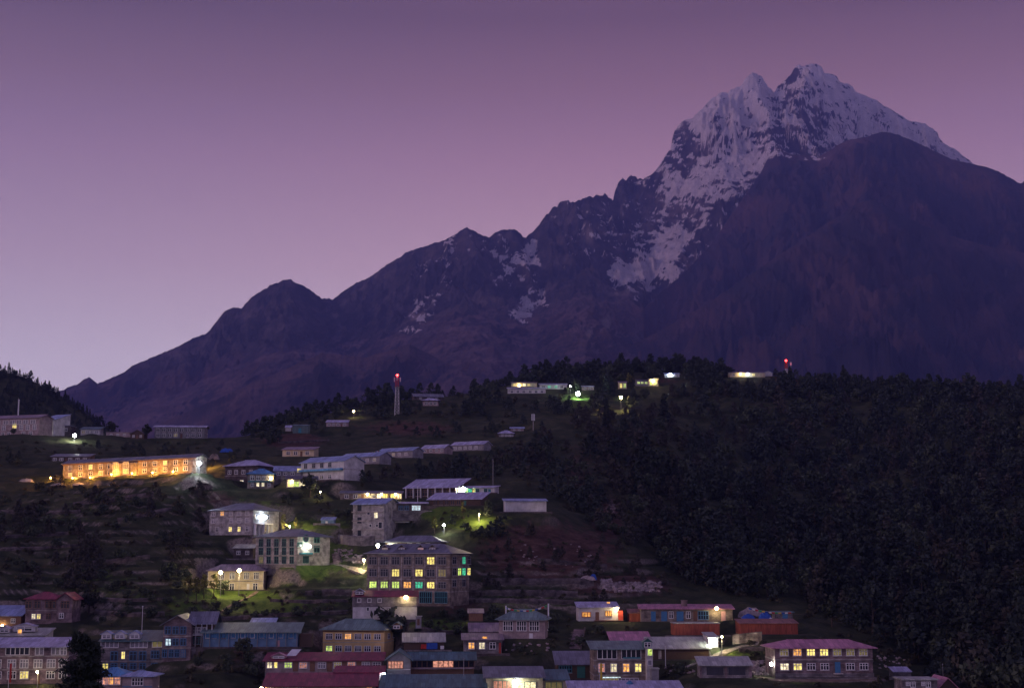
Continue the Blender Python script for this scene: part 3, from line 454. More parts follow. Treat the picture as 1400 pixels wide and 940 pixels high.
h.win('F', 882, 7.5, 7, [644.5, 659, 673.5], {0: 'o', 1: 'w'}, 'two'); h.part('door', 682, 685, 878, 892.5, .08, 'paint_red'); h.part('skylight', 660, 666, 870, 873, -.9, 'lit_orange', back=1.6)
h = House('tin_roof_hut', 'slate-roofed hut tucked behind the mauve-roofed cottage', 'hut', 643, 682, 873, 863, 372, 3, 7, ('shed', 1.7, .5), 'stone_dark', 'roof_mauve'); h.win('F', 867, 3, 4, [652, 668])
h = House('hip_roof_house', 'house with green-grey hip roof strung with prayer flags between two poles', 'house', 682, 745, 872, 847, 362, -6, 9, ('hip', 2.5, 1.0), 'plaster_pink', 'roof_green')
h.win('F', 855, 12, 11.5, [694.5, 713, 730.5], {}, 'grid', 'paint_white'); h.part('door', 723.5, 728.5, 865, 872, .1, 'paint_white'); h.win('R', 855, 10, 5, [749, 756.5], {0: 'd', 1: 'k'}, 'two'); h.part('gutter', 681, 746, 846.6, 847.4, 1.0, 'metal_grey')
HIP = h
h = House('cream_shop', 'cream shop front with bright green window frames and a grey roof at the bottom edge', 'shop', 665, 742, 950, 925.5, 318, 3, 8, ('shed', 1.5, .7), 'plaster_cream', 'roof_slate')
h.win('F', 936.5, 12, 24, [687], {0: 'r'}, 'band', 'paint_green'); h.win('F', 937, 10, 22, [721], {0: 'w'}, 'band', 'paint_green'); h.lamp(704, 929, 420, 'white', r=.2, out=1.0)
h = House('shop_lean_to', 'lean-to with green window frames right of the cream shop', 'shop', 742, 776, 950, 928.5, 320, 3, 7, ('shed', 1.4, .6), 'plaster_cream', 'roof_teal'); h.win('F', 936, 8, 22, [757], {0: 'd'}, 'band', 'paint_green')
h = House('grey_tin_shed', 'dark shed under a broad grey tin roof left of the three-storey lit lodge', 'shed', 762, 810, 927, 907.5, 342, 2, 9, ('shed', 2.2, .6), 'timber_dark', 'roof_slate'); h.part('door', 789, 800, 910, 926, .08, 'paint_green'); h.win('F', 914, 8, 16, [773], {}, 'grid', 'paint_teal')
h = House('three_storey_lodge', 'three-storey stone lodge with a row of four curtained lit windows at the bottom', 'lodge', 812, 884, 936, 887, 332, 2, 10, ('shed', 1.1, .8), 'stone_tan', 'roof_green')
h.win('F', 893.5, 11, 25, [830], {}, 'band'); h.win('F', 893.5, 11, 25, [863], {}, 'band'); h.part('blue_sign', 852, 876, 897.5, 899.5, .3, 'paint_teal')
h.win('F', 912, 10, 7.5, [822.5, 839, 856, 872.5], {0: 'r', 1: 'w', 2: 'o', 3: 'y'}, 'two'); h.win('F', 931, 8, 22, [834, 861], {0: 'd', 1: 'k'}, 'band'); h.bands([902, 922]); h.part('light_strip', 824, 848, 924.6, 925.6, .3, 'lit_cool'); h.dormer(883, 1.8, 1.4, 'paint_green', 'roof_green', .2, None, .3)
h = House('white_annexe_block', 'narrow white annexe with green-lit window right of the three-storey lodge', 'annexe', 884.5, 893, 935, 886, 330, 2, 6, ('flat', .2, .2), 'plaster_white', 'roof_pale'); h.win('F', 891, 8, 6, [888.5], {0: 'g'}, 'one'); h.win('F', 905, 6, 5, [888.5], {0: 'k'}, 'one')
h = House('water_tank_house', 'small pale blocky outbuilding at the foot of the white annexe', 'outbuilding', 891, 901, 932, 914, 328, 2, 3, ('flat', .2, .15), 'plaster_grey', 'roof_pale')
h = House('long_tin_roof', 'long low store under a pale corrugated roof ending at a floodlit white wall', 'store', 893, 969, 900, 886, 352, 4, 10, ('shed', 2.0, .6), 'timber_dark', 'roof_pale'); h.part('support_wall', 900, 904, 888, 900, .3, 'stone_pale')
h2 = House('floodlit_end_wall', 'floodlit white gable wall at the right end of the long corrugated roof', 'house', 969, 982, 884, 871.5, 356, 4, 7, ('shed', .9, .3), 'plaster_white', 'roof_pale'); h2.lamp(971, 873.5, 1500, 'white', r=.4, out=1.6)
h = House('pink_roof_store', 'mauve tin roof just behind the three-storey lodge, lit at its right end', 'store', 836, 890, 880, 876, 362, 3, 7, ('shed', 1.8, .4), 'timber_dark', 'roof_pink')
h = House('small_white_shop', 'small white house with lilac roof, red-framed lit windows and a lamp over its deck', 'house', 791, 845, 848, 830, 390, 2, 8, ('shed', 1.1, .5), 'plaster_white', 'roof_lilac')
h.win('F', 839.5, 5.5, 11, [801.5], {0: 'o'}, 'three', 'paint_red'); h.win('F', 838, 6, 8, [832], {0: 'o'}, 'three', 'paint_brown'); h.part('door', 814, 819, 836, 848, .08, 'paint_brown'); h.part('red_door', 845.5, 852, 834, 847.5, -.2, 'paint_red', back=.4); h.part('deck', 812, 852, 847, 848, 2.2, 'timber_brown'); h.lamp(843, 830.5, 420, 'warm', r=.26, out=.9); h.part('roof_light', 830.5, 834.5, 822.5, 824.5, -1.2, 'lit_orange', back=1.6)
h = House('blue_door_row', 'long stone row with pink-edged roof, several blue doors and a lamp at its right end', 'row house', 876, 1002, 849, 832, 388, -3, 9, ('shed', .8, .6), 'stone_tan', 'roof_pink')
for a, b in ((890, 896.5), (904, 912), (925, 934.5)): h.part('door', a, b, 835, 848.5, .08, 'paint_blue')
h.win('F', 840.5, 10, 13, [961.5], {}, 'grid', 'paint_blue'); h.part('door', 948, 953, 834.5, 848.5, .08, 'paint_brown'); h.part('door', 986, 992, 835, 848.5, .08, 'paint_pink', label='pale pink door under the lamp'); h.lamp(979.5, 830.5, 700, 'warm', r=.3, out=.9); h.chimney(935, 1.6, 1.6, 'stone_pink', .6); h.win('F', 840, 8, 5, [917.5, 941], {})
h = House('tarp_hut', 'low dark lean-to of rusty sheets between the small white house and the blue-door row', 'lean-to', 860, 876, 849, 838, 392, 0, 5, ('shed', .9, .3), 'rust_red', 'roof_rust')
h = House('rust_red_container', 'rust-red corrugated shed with grey top directly below the blue-door row', 'shed', 921, 984, 867, 852, 370, 2, 5, ('flat', .25, .15), 'rust_red', 'roof_pale')
for x in range(925, 984, 6): h.part('rib', x, x + .8, 852.5, 867, .08, 'rust_red')
h = House('long_red_shed', 'darker long red corrugated shed under the blue tarpaulins at the right end of the village', 'shed', 1012, 1091, 866, 852, 368, 2, 6, ('shed', .8, .3), 'rust_red', 'roof_rust')
for x in range(1016, 1091, 6): h.part('rib', x, x + .8, 853, 866, .08, 'rust_red')
h = House('teal_roof_hut', 'little stone hut with flat teal roof and blue door above the long red shed', 'hut', 1061, 1084, 850, 837, 385, 2, 5, ('flat', .3, .4), 'stone_grey', 'roof_teal'); h.part('door', 1070, 1077, 838.5, 850, .08, 'paint_blue')
h = House('open_shelter', 'open stone shelter with pale flat roof and two dark panels as shaded bays', 'shelter', 958, 1027, 926, 909, 318, 0, 6, ('shed', 1.3, .5), 'stone_grey', 'roof_pale')
for a, b in ((966, 989), (996, 1019)): h.part('bay_shade_panel', a, b, 911, 922, .03, 'roof_dark')  # dark panels on the solid wall stand for shade inside the bays
for x in (958, 992.5, 1026): h.part('pillar', x - 1.5, x + 1.5, 909, 926, .3, 'stone_pink')
h.part('parapet_wall', 957, 1028, 922, 926, .25, 'stone_grey')
h = House('pink_roof_lodge', 'two-storey stone lodge with bright pink hip roof alone at the lower right', 'lodge', 1060, 1194, 925, 886, 322, 2, 10, ('hip', 1.7, 1.0), 'stone_pink', 'roof_pink')
h.win('F', 891, 8, 10.5, [1072, 1090, 1108.5, 1126.5, 1144.5, 1162.5, 1180], {0: 'd', 1: 'o', 2: 'y', 3: 'y', 4: 'd', 5: 'd', 6: 'd'}, 'three')
h.win('F', 910.5, 8, 10.5, [1072.5, 1090.5, 1109, 1127.5, 1162.5, 1181], {0: 'w', 1: 'y'}, 'three'); h.part('door', 1141.5, 1149, 904, 919, .1, 'paint_blue', label='dark blue entrance door'); h.bands([901]); h.part('floor_band', 1060, 1194, 903, 904, .1, 'stone_grey'); h.part('step', 1139, 1151, 919, 920.5, 1.2, 'stone_pale'); h.lamp(1058.8, 906.5, 260, 'white', 'L', r=.25, out=.7); h.part('plinth', 1059.5, 1194.5, 919.5, 925, .3, 'stone_grey')
h = House('flat_outbuilding', 'low flat stone outbuilding with two small windows at the bottom right corner', 'outbuilding', 1235, 1282, 950, 929, 300, 2, 6, ('flat', .25, .3), 'stone_grey', 'roof_pale'); h.win('F', 935, 6, 5, [1248, 1269], {}); h.win('F', 934, 4, 3, [1241, 1262], k='k')
h = House('pink_gable_house', 'half-seen house with steep pink-edged gable at the very bottom right', 'house', 1285, 1308, 950, 938, 302, 2, 8, ('gabley', 1.7, .5), 'timber_dark', 'roof_pink')
h = House('ruined_hut', 'roofless pale hut with bluish sheets in the scrub at the lower right', 'hut', 1222, 1246, 925, 918, 330, 0, 4, ('shed', .7, .2), 'stone_grey', 'roof_lilac')
h = House('blue_flat_roof', 'wide pale blue flat roof touching the bottom edge right of the cream shop', 'house', 778, 934, 955, 942, 305, 1, 8, ('shed', 1.0, .3), 'plaster_grey', 'roof_lilac')
h = House('blue_awning_hut', 'little hut with bright blue awning behind the long grey-green roof', 'hut', 343, 375, 856, 851, 372, 2, 4, ('shed', .9, .4), 'timber_dark', 'roof_skyblue')
h = House('roadside_hut', 'small rusty shed with pale roof edge under the terraces right of the biggest lodge', 'shed', 641, 660, 848, 837.5, 382, 2, 5, ('shed', .8, .4), 'timber_brown', 'roof_mauve')
# ================================================================= NOISE
def _hash(ix, iy, seed):
    h = (ix.astype(np.int64) * 374761393 + iy.astype(np.int64) * 668265263 + seed * 974634777) & 0x7fffffff
    h = ((h ^ (h >> 13)) * 1274126177) & 0x7fffffff; h = (h ^ (h >> 16)) & 0x7fffffff
    return h
def perlin(x, y, seed=0):
    x0 = np.floor(x); y0 = np.floor(y); fx = x - x0; fy = y - y0; ix = x0.astype(np.int64); iy = y0.astype(np.int64)
    u = fx * fx * fx * (fx * (fx * 6 - 15) + 10); v = fy * fy * fy * (fy * (fy * 6 - 15) + 10)
    def g(i, j, dx, dy):
        a = (_hash(i, j, seed) & 1023) * (2 * math.pi / 1024); return np.cos(a) * dx + np.sin(a) * dy
    a = g(ix, iy, fx, fy) * (1 - u) + g(ix + 1, iy, fx - 1, fy) * u
    b = g(ix, iy + 1, fx, fy - 1) * (1 - u) + g(ix + 1, iy + 1, fx - 1, fy - 1) * u
    return (a * (1 - v) + b * v) * 1.5
def fbm(x, y, o=5, seed=0, gain=.5, lac=2.03):
    r = 0; a = 1; t = 0
    for i in range(o): r = r + a * perlin(x, y, seed + i * 17); t += a; a *= gain; x = x * lac + 3.1; y = y * lac + 1.7
    return r / t
def ridged(x, y, o=5, seed=0, gain=.55):
    r = 0; a = 1; t = 0; w = 1
    for i in range(o):
        n = (1 - np.abs(perlin(x, y, seed + i * 31))) ** 2; r = r + a * n * w; w = np.clip(n * 1.4, 0, 1); t += a; a *= gain; x = x * 2.07 + 5.2; y = y * 2.07 + 2.3
    return r / t
def sstep(a, b, x): t = np.clip((x - a) / (b - a), 0, 1); return t * t * (3 - 2 * t)
def grid_object(name, X, Y, Z, material, attrs=None, keep=None):
    n, m = X.shape; me = bpy.data.meshes.new(name)
    co = np.stack([X, Y, Z], -1).reshape(-1, 3).astype(np.float32)
    i = (np.arange(n - 1)[:, None] * m + np.arange(m - 1)[None]).reshape(-1)
    f = np.stack([i, i + m, i + m + 1, i + 1], 1).astype(np.int32)
    raw_mesh(me, co, f); me.materials.append(material)
    for k, a in (attrs or {}).items():
        at = me.attributes.new(k, 'FLOAT', 'POINT'); at.data.foreach_set('value', a.reshape(-1).astype(np.float32))
    me.polygons.foreach_set('use_smooth', np.ones(len(f), bool))
    o = link(name, me); return o
def raw_mesh(me, co, f):
    k = f.shape[1]
    me.vertices.add(len(co)); me.vertices.foreach_set('co', np.ascontiguousarray(co, np.float32).ravel())
    me.loops.add(f.size); me.loops.foreach_set('vertex_index', np.ascontiguousarray(f, np.int32).ravel())
    me.polygons.add(len(f)); me.polygons.foreach_set('loop_start', np.arange(0, f.size, k, dtype=np.int32)); me.polygons.foreach_set('loop_total', np.full(len(f), k, np.int32))
    me.update(calc_edges=True)

# ================================================================= HILLSIDE TERRAIN
CP = []
for (x, y, c, s, hw, dep, z) in PADS: CP.append((x - s * dep / 2, y + c * dep / 2, z))
for (x, y, c, s, hw, dep, z) in PADS:
    if hw > 9:
        for k in (-.9, .9): CP.append((x + k * hw * c + 2 * s, y + k * hw * s - 2 * c, z - .6))
for px, py, D in [(50, 705, 470), (50, 760, 430), (150, 690, 475), (150, 760, 430), (220, 830, 385), (230, 700, 470), (250, 760, 430), (0, 650, 520), (0, 820, 400), (120, 830, 400), (-150, 600, 640), (-150, 700, 480), (-150, 850, 370), (-300, 950, 300), (-300, 640, 600), (-300, 750, 430),
                  (300, 890, 345), (330, 830, 395), (420, 800, 408), (440, 840, 385), (400, 845, 375), (450, 710, 465), (620, 720, 450), (400, 690, 475), (450, 675, 490), (560, 650, 540), (650, 640, 590), (640, 610, 640), (500, 600, 680), (400, 602, 660), (340, 600, 680), (480, 570, 760),
                  (700, 730, 440), (760, 740, 445), (820, 760, 440), (700, 790, 412), (780, 800, 410), (860, 800, 415), (930, 820, 410), (700, 830, 392), (640, 700, 450), (720, 660, 520), (740, 620, 600), (760, 650, 560), (800, 700, 500), (850, 740, 470), (770, 580, 680), (700, 570, 740), (650, 560, 780),
                  (850, 650, 590), (900, 600, 690), (900, 700, 540), (950, 760, 480), (1000, 650, 640), (1000, 720, 540), (1000, 800, 440), (1100, 600, 740), (1100, 700, 590), (1100, 800, 450), (1110, 850, 400), (1200, 600, 740), (1200, 700, 600), (1200, 800, 460), (1210, 880, 370), (1300, 600, 720), (1300, 700, 590), (1300, 800, 460), (1330, 900, 350), (1400, 600, 700), (1400, 700, 570), (1400, 800, 440), (1400, 920, 330), (1500, 600, 680), (1500, 750, 500), (1500, 900, 330), (1700, 620, 640), (1700, 900, 330), (1900, 640, 600), (1900, 950, 300),
                  (850, 555, 800), (950, 560, 800), (780, 560, 780), (600, 590, 700), (560, 570, 760),
                  (200, 960, 290), (350, 960, 296), (500, 965, 290), (700, 965, 292), (900, 960, 294), (1000, 945, 300), (1100, 940, 305), (1200, 945, 300), (1320, 960, 290), (1050, 890, 345), (940, 905, 335), (1150, 870, 372), (0, 950, 310)]:
    p = P(px, py, D); CP.append((p.x, p.y, p.z))
CREST = [(-700, 560, 700), (-300, 575, 700), (0, 596, 700), (200, 599, 700), (300, 601, 720), (340, 595, 740), (360, 587, 750), (400, 577, 780), (430, 569, 795), (480, 558, 820), (520, 550, 835), (560, 546, 850), (600, 543, 865), (650, 535, 885), (700, 525, 900), (750, 514, 905), (800, 511, 910), (850, 510, 910), (900, 507, 910), (950, 506, 905), (990, 512, 900), (1050, 516, 890), (1100, 521, 880), (1150, 526, 870), (1200, 529, 860), (1300, 534, 845), (1400, 539, 830), (1500, 541, 820), (1800, 545, 790), (2400, 560, 760)]
for c in CREST: p = P(*c); CP.append(tuple(p))
for x in (-1200, -500, 0, 450, 900, 1400, 1900, 2600):
    q = (x - 700) / F
    for Y, z in ((255, -33), (205, -40), (150, -44), (100, -34), (60, -17), (30, -8), (8, -3)): CP.append((q * Y, Y, z))
CP = np.array(CP); S = 300.
def tps(r2): return np.where(r2 > 1e-12, r2 * np.log(r2 + 1e-12), 0)
n = len(CP); Q = CP[:, :2] / S; K = tps(((Q[:, None] - Q[None]) ** 2).sum(-1)); K += np.eye(n) * 2e-3
PM = np.hstack([np.ones((n, 1)), Q]); M = np.block([[K, PM], [PM.T, np.zeros((3, 3))]])
W_ = np.linalg.solve(M, np.concatenate([CP[:, 2], np.zeros(3)]))
def rbf(X, Y):
    sh = X.shape; X = X.ravel() / S; Y = Y.ravel() / S; out = W_[n] + W_[n + 1] * X + W_[n + 2] * Y
    for i in range(n): out = out + W_[i] * tps((X - Q[i, 0]) ** 2 + (Y - Q[i, 1]) ** 2)
    return out.reshape(sh)
cq = np.array([float(qe(c[0], c[1])[0]) for c in CREST]); cY = np.array([c[2] for c in CREST], float)
cxp = np.array([c[0] for c in CREST]); cpy = np.array([c[1] for c in CREST])
HILLC = [(-900, 330), (-300, 420), (-100, 476), (0, 507), (20, 511), (40, 518), (60, 529), (80, 541), (100, 553), (120, 566), (140, 581), (165, 597), (200, 618), (260, 650), (500, 760)]
hq = np.array([float(qe(*c)[0]) for c in HILLC]); he = np.array([float(qe(*c)[1]) for c in HILLC])
qs = np.concatenate([np.linspace(-.75, -.38, 60, endpoint=False), np.linspace(-.38, .38, 900), np.linspace(.38, .75, 61)[1:]])
ys = np.concatenate([np.geomspace(4, 250, 60, endpoint=False), np.geomspace(250, 920, 620, endpoint=False), np.geomspace(920, 1700, 120)])
GQ, GY = np.meshgrid(qs, ys, indexing='ij'); GX = GQ * GY
yc = np.interp(GQ, cq, cY); Yc = np.minimum(GY, yc); Z = rbf(GQ * Yc, Yc)
over = np.maximum(GY - yc, 0); Z = Z - .62 * (np.sqrt(over ** 2 + 30 ** 2) - 30)
ppx, ppy = project(GX, GY, Z)
# ground relief and farming terraces
near = sstep(230, 300, GY)
Z = Z + near * (fbm(GX / 60, GY / 60, 5, 3) * 5 * sstep(0, 60, np.abs(yc - GY)) + fbm(GX / 9, GY / 9, 3, 9) * .5)
right = sstep(760, 900, ppx) * sstep(800, 700, ppy) + sstep(1100, 1250, ppx) * sstep(940, 800, ppy)
Z = Z + near * np.clip(right, 0, 1) * (ridged((GX + .35 * GY) / 110, GY / 260, 4, 21) - .55) * 16 * sstep(0, 90, yc - GY)
terr = np.clip(.55 * sstep(620, 660, ppy) * sstep(560, 420, ppx) + sstep(320, 250, ppx) * sstep(640, 680, ppy) + sstep(620, 660, ppx) * sstep(960, 880, ppx) * sstep(745, 775, ppy) * sstep(850, 835, ppy) + sstep(370, 400, ppx) * sstep(500, 480, ppx) * sstep(770, 790, ppy) * .8 + sstep(470, 540, ppx) * sstep(700, 620, ppx) * sstep(600, 590, ppy) * sstep(550, 565, ppy) * .6, 0, 1)
st = 3.0; Zn = Z + fbm(GX / 40, GY / 40, 3, 77) * 1.6; fr_ = Zn / st - np.floor(Zn / st); Z = Z + terr * near * ((sstep(.55, .95, fr_)) - fr_) * st
HX = np.interp(GQ, hq, he) * 1080; Hh = HX - np.where(GY < 1080, .52 * (1080 - GY), .5 * (GY - 1080)) + (fbm(GX / 70, GY / 70, 4, 55) * 9 + (ridged((GX - .4 * GY) / 120, GY / 300, 4, 5) - .5) * 22) * sstep(5, 90, np.abs(GY - 1080))
hill = (Hh > Z) & (GY > 640) & (GQ < -.1); ZV = Z.copy()
Z = np.where((GY > 660) & (GQ < -.05), np.maximum(Z, Hh), Z)
# level building plots
wsum = np.zeros_like(Z); zsum = np.zeros_like(Z); bm = np.zeros_like(Z)
for (x, y, c, s, hw, dep, z) in PADS:
    q0 = x / y; R = (hw + 16) / y + .02
    i0, i1 = np.searchsorted(qs, [q0 - R, q0 + R]); j0, j1 = np.searchsorted(ys, [y - hw - 16, y + hw + dep + 16])
    sl = (slice(i0, i1), slice(j0, j1)); dx = GX[sl] - x; dy = GY[sl] - y; lx = dx * c + dy * s; ly = -dx * s + dy * c
    ex = np.maximum(np.abs(lx) - hw - .6, 0); ey = np.maximum(np.maximum(-ly - 1.6, ly - dep - .4), 0); d = np.hypot(ex, ey)
    b = 1 - sstep(0, 5.5, d); w = b ** 3 + 1e-9; w = np.where(d <= 0, 50, w) * (b > 0); wsum[sl] += w; zsum[sl] += w * (z - .08); bm[sl] = np.maximum(bm[sl], b)
Z = np.where(bm > 0, Z * (1 - bm) + bm * zsum / np.maximum(wsum, 1e-9), Z)
ppx, ppy = project(GX, GY, Z)
E = Z / GY
def ground_z(x, y):
    fi = np.interp(x / y, qs, np.arange(len(qs))); fj = np.interp(y, ys, np.arange(len(ys))); i = np.minimum(fi.astype(int) if hasattr(fi, 'astype') else int(fi), len(qs) - 2); j = np.minimum(fj.astype(int) if hasattr(fj, 'astype') else int(fj), len(ys) - 2)
    a, b = fi - i, fj - j
    return Z[i, j] * (1 - a) * (1 - b) + Z[i + 1, j] * a * (1 - b) + Z[i, j + 1] * (1 - a) * b + Z[i + 1, j + 1] * a * b
def cast(px, py):
    """where the sight line of a photo pixel first meets the hillside"""
    q, e = qe(px, py); i = int(np.clip(round(float(np.interp(q, qs, np.arange(len(qs))))), 0, len(qs) - 1))
    j = np.argmax((E[i] >= e) & (ys > 240))
    if j == 0: return None
    e0, e1 = E[i, j - 1], E[i, j]; t = 0 if e1 <= e0 or e0 >= e else (e - e0) / (e1 - e0); Y = ys[j - 1] * (1 - t) + ys[j] * t
    return float(q) * Y, float(Y), float(ground_z(float(q) * Y, Y))
# what grows where: lawn near the lodges, red-brown dry slope, bare earth
def blob(l):
    r = np.zeros_like(Z)
    for x, y, rx, ry, v in l: r = np.maximum(r, v * np.exp(-(((ppx - x) / rx) ** 2 + ((ppy - y) / ry) ** 2)))
    return r
lawn = blob([(430, 760, 70, 30, .9), (350, 700, 60, 20, .8), (640, 712, 60, 16, .9), (360, 825, 110, 22, .8), (150, 800, 120, 40, .45), (720, 825, 90, 14, .6), (1000, 895, 60, 14, .6), (320, 815, 70, 14, 1), (400, 785, 50, 15, 1), (440, 720, 60, 20, .8), (600, 700, 60, 14, .9), (250, 830, 60, 20, .6), (790, 548, 30, 12, .9), (850, 545, 15, 6, .8), (590, 855, 80, 14, .7), (1100, 930, 120, 10, .5), (280, 700, 40, 14, .5), (100, 700, 80, 40, .4), (720, 815, 90, 14, .5)])
dry = blob([(750, 755, 110, 45, 1), (830, 710, 25, 40, 1), (790, 650, 30, 60, .6), (850, 800, 80, 18, 1), (400, 602, 50, 12, 1), (560, 585, 90, 14, .7), (170, 735, 90, 30, .35), (300, 680, 30, 12, .7), (60, 770, 80, 30, .3), (900, 520, 60, 6, .6), (640, 830, 70, 20, .6), (350, 900, 60, 30, .5), (1080, 640, 120, 60, .35), (1330, 880, 70, 40, .3)])
bare = blob([(860, 802, 48, 7, 1), (740, 770, 60, 6, .5), (835, 700, 12, 30, .6), (790, 870, 14, 14, .7), (490, 765, 26, 6, .8), (1010, 905, 40, 8, .6), (1150, 928, 90, 5, .8)])
m = bpy.data.materials.new('hillside'); nt, N, L, B = nodes_of(m); B.inputs['Roughness'].default_value = .95; B.inputs['Specular IOR Level'].default_value = .1
tc = N.new('ShaderNodeTexCoord')
def noise(sc, det=6, ro=.6, src=None, st=None):
    x = N.new('ShaderNodeTexNoise'); x.inputs['Scale'].default_value = sc; x.inputs['Detail'].default_value = det; x.inputs['Roughness'].default_value = ro
    s_ = src or tc.outputs['Object']
    if st: mp = N.new('ShaderNodeMapping'); mp.inputs['Scale'].default_value = st; L.new(s_, mp.inputs[0]); s_ = mp.outputs[0]
    L.new(s_, x.inputs['Vector']); return x.outputs['Fac']
def ramp(src, pts):
    r = N.new('ShaderNodeValToRGB'); el = r.color_ramp.elements
    while len(el) < len(pts): el.new(.5)
    for k, (p_, c_) in enumerate(pts): el[k].position = p_; el[k].color = (*c_, 1)
    L.new(src, r.inputs[0]); return r.outputs[0]
def mix(f, a, b, mode='MIX'):
    x = N.new('ShaderNodeMix'); x.data_type = 'RGBA'; x.blend_type = mode
    for s_, k in ((f, 0), (a, 6), (b, 7)):
        if isinstance(s_, (int, float)): x.inputs[k].default_value = s_
        elif isinstance(s_, tuple): x.inputs[k].default_value = (*s_, 1)
        else: L.new(s_, x.inputs[k])
    return x.outputs[2]
def attr(nm): a = N.new('ShaderNodeAttribute'); a.attribute_name = nm; return a.outputs['Fac']
def math_(op, a, b): 
    x = N.new('ShaderNodeMath'); x.operation = op
    for k, s_ in enumerate((a, b)):
        if isinstance(s_, (int, float)): x.inputs[k].default_value = s_
        else: L.new(s_, x.inputs[k])
    return x.outputs[0]
def mrange(s_, a, b, c=0, d=1):
    x = N.new('ShaderNodeMapRange'); x.interpolation_type = 'SMOOTHSTEP'; L.new(s_, x.inputs[0])
    for k, v_ in zip((1, 2, 3, 4), (a, b, c, d)): x.inputs[k].default_value = v_
    return x.outputs[0]
basec = ramp(noise(.12, 9, .72), [(.30, (.016, .021, .013)), (.46, (.038, .046, .024)), (.60, (.070, .070, .038)), (.76, (.08, .115, .038))])
lawnc = ramp(noise(.6, 7, .7), [(.3, (.045, .085, .018)), (.55, (.10, .15, .03)), (.75, (.16, .19, .05))])
dryc = ramp(noise(.25, 9, .75, st=(1, 1, 3)), [(.28, (.03, .021, .020)), (.45, (.075, .042, .034)), (.6, (.12, .07, .055)), (.75, (.22, .15, .12))])
barec = ramp(noise(.8, 8, .8), [(.3, (.10, .08, .07)), (.5, (.26, .21, .18)), (.7, (.45, .38, .33))])
nz = noise(.3, 8, .7)
def thr(nm): return mrange(math_('ADD', attr(nm), math_('MULTIPLY', math_('SUBTRACT', nz, .5), 1.3)), .35, .65)
c_ = mix(thr('dry'), basec, dryc); c_ = mix(thr('lawn'), c_, lawnc); c_ = mix(thr('bare'), c_, barec)
geo = N.new('ShaderNodeNewGeometry'); sp = N.new('ShaderNodeSeparateXYZ'); L.new(geo.outputs['Normal'], sp.inputs[0])
wallc = ramp(noise(1.4, 4, .7), [(.35, (.10, .085, .075)), (.65, (.32, .27, .23))])
c_ = mix(math_('MULTIPLY', mrange(sp.outputs[2], .72, .5), attr('terrace')), c_, wallc)
L.new(c_, B.inputs['Base Color'])
bp = N.new('ShaderNodeBump'); bp.inputs['Strength'].default_value = 1; bp.inputs['Distance'].default_value = .8; L.new(noise(.5, 9, .8), bp.inputs['Height']); L.new(bp.outputs[0], B.inputs['Normal'])
o = grid_object('hillside', GX, GY, Z, m, {'lawn': lawn, 'dry': dry, 'bare': bare, 'terrace': np.clip(terr + bm, 0, 1)}); tag(o, 'terraced village hillside with dry brown grass and dark scrub', 'hillside', kind='structure')

# ================================================================= MOUNTAINS
SIL = [(-900, 500), (-200, 520), (60, 540), (88, 532), (95, 528), (107, 524), (115, 518), (121, 515), (128, 519), (133, 524), (150, 517), (170, 508), (180, 500), (210, 487), (240, 475), (262, 463), (283, 455), (289, 448), (295, 440), (302, 431), (308, 424), (318, 420), (326, 420), (330, 422), (337, 413), (345, 405), (355, 398), (365, 393), (369, 389), (380, 386), (386, 383), (392, 381), (398, 382), (405, 387), (412, 389), (425, 396), (440, 407), (449, 407), (455, 409), (462, 403), (470, 397), (480, 391), (485, 387), (505, 379), (520, 368), (532, 359), (545, 352), (555, 345), (563, 341), (580, 337), (590, 333), (610, 327), (622, 320), (630, 314), (638, 311), (650, 316), (658, 321), (668, 324), (673, 321), (680, 316), (690, 313), (695, 313), (702, 313), (707, 315), (712, 320), (718, 325), (727, 327), (731, 320), (735, 310), (742, 300), (748, 292), (755, 285), (758, 284), (759, 282), (762, 283), (765, 277), (768, 275), (772, 273), (776, 272), (781, 276), (786, 277), (792, 273), (798, 270), (806, 269), (812, 267), (816, 265), (820, 267), (828, 265), (834, 270), (838, 275), (840, 266), (842, 258), (845, 250), (848, 245), (851, 243), (853, 246), (856, 246), (859, 241), (862, 238), (866, 240), (870, 242), (876, 246), (880, 248), (884, 249), (888, 246), (894, 240), (900, 232), (904, 226), (907, 223), (910, 226), (913, 225), (916, 214), (917, 205), (918, 197), (919, 190), (921, 182), (926, 173), (932, 166), (937, 163), (944, 163), (950, 158), (960, 148), (968, 139), (975, 134), (983, 127), (990, 126), (996, 126), (1000, 122), (1008, 119), (1015, 115), (1018, 109), (1024, 102), (1030, 99), (1035, 101), (1042, 105), (1050, 118), (1055, 122), (1058, 126), (1065, 117), (1070, 113), (1075, 108), (1080, 103), (1084, 97), (1088, 91), (1092, 87), (1096, 90), (1100, 90), (1106, 88), (1112, 87), (1118, 88), (1124, 92), (1127, 99), (1136, 101), (1145, 105), (1148, 112), (1158, 114), (1165, 117), (1170, 125), (1175, 128), (1185, 131), (1200, 138), (1208, 145), (1215, 147), (1225, 153), (1235, 160), (1245, 166), (1255, 167), (1265, 169), (1273, 174), (1281, 180), (1284, 189), (1293, 197), (1305, 203), (1315, 211), (1332, 224), (1345, 240), (1370, 275), (1400, 300), (1500, 420), (2200, 560)]
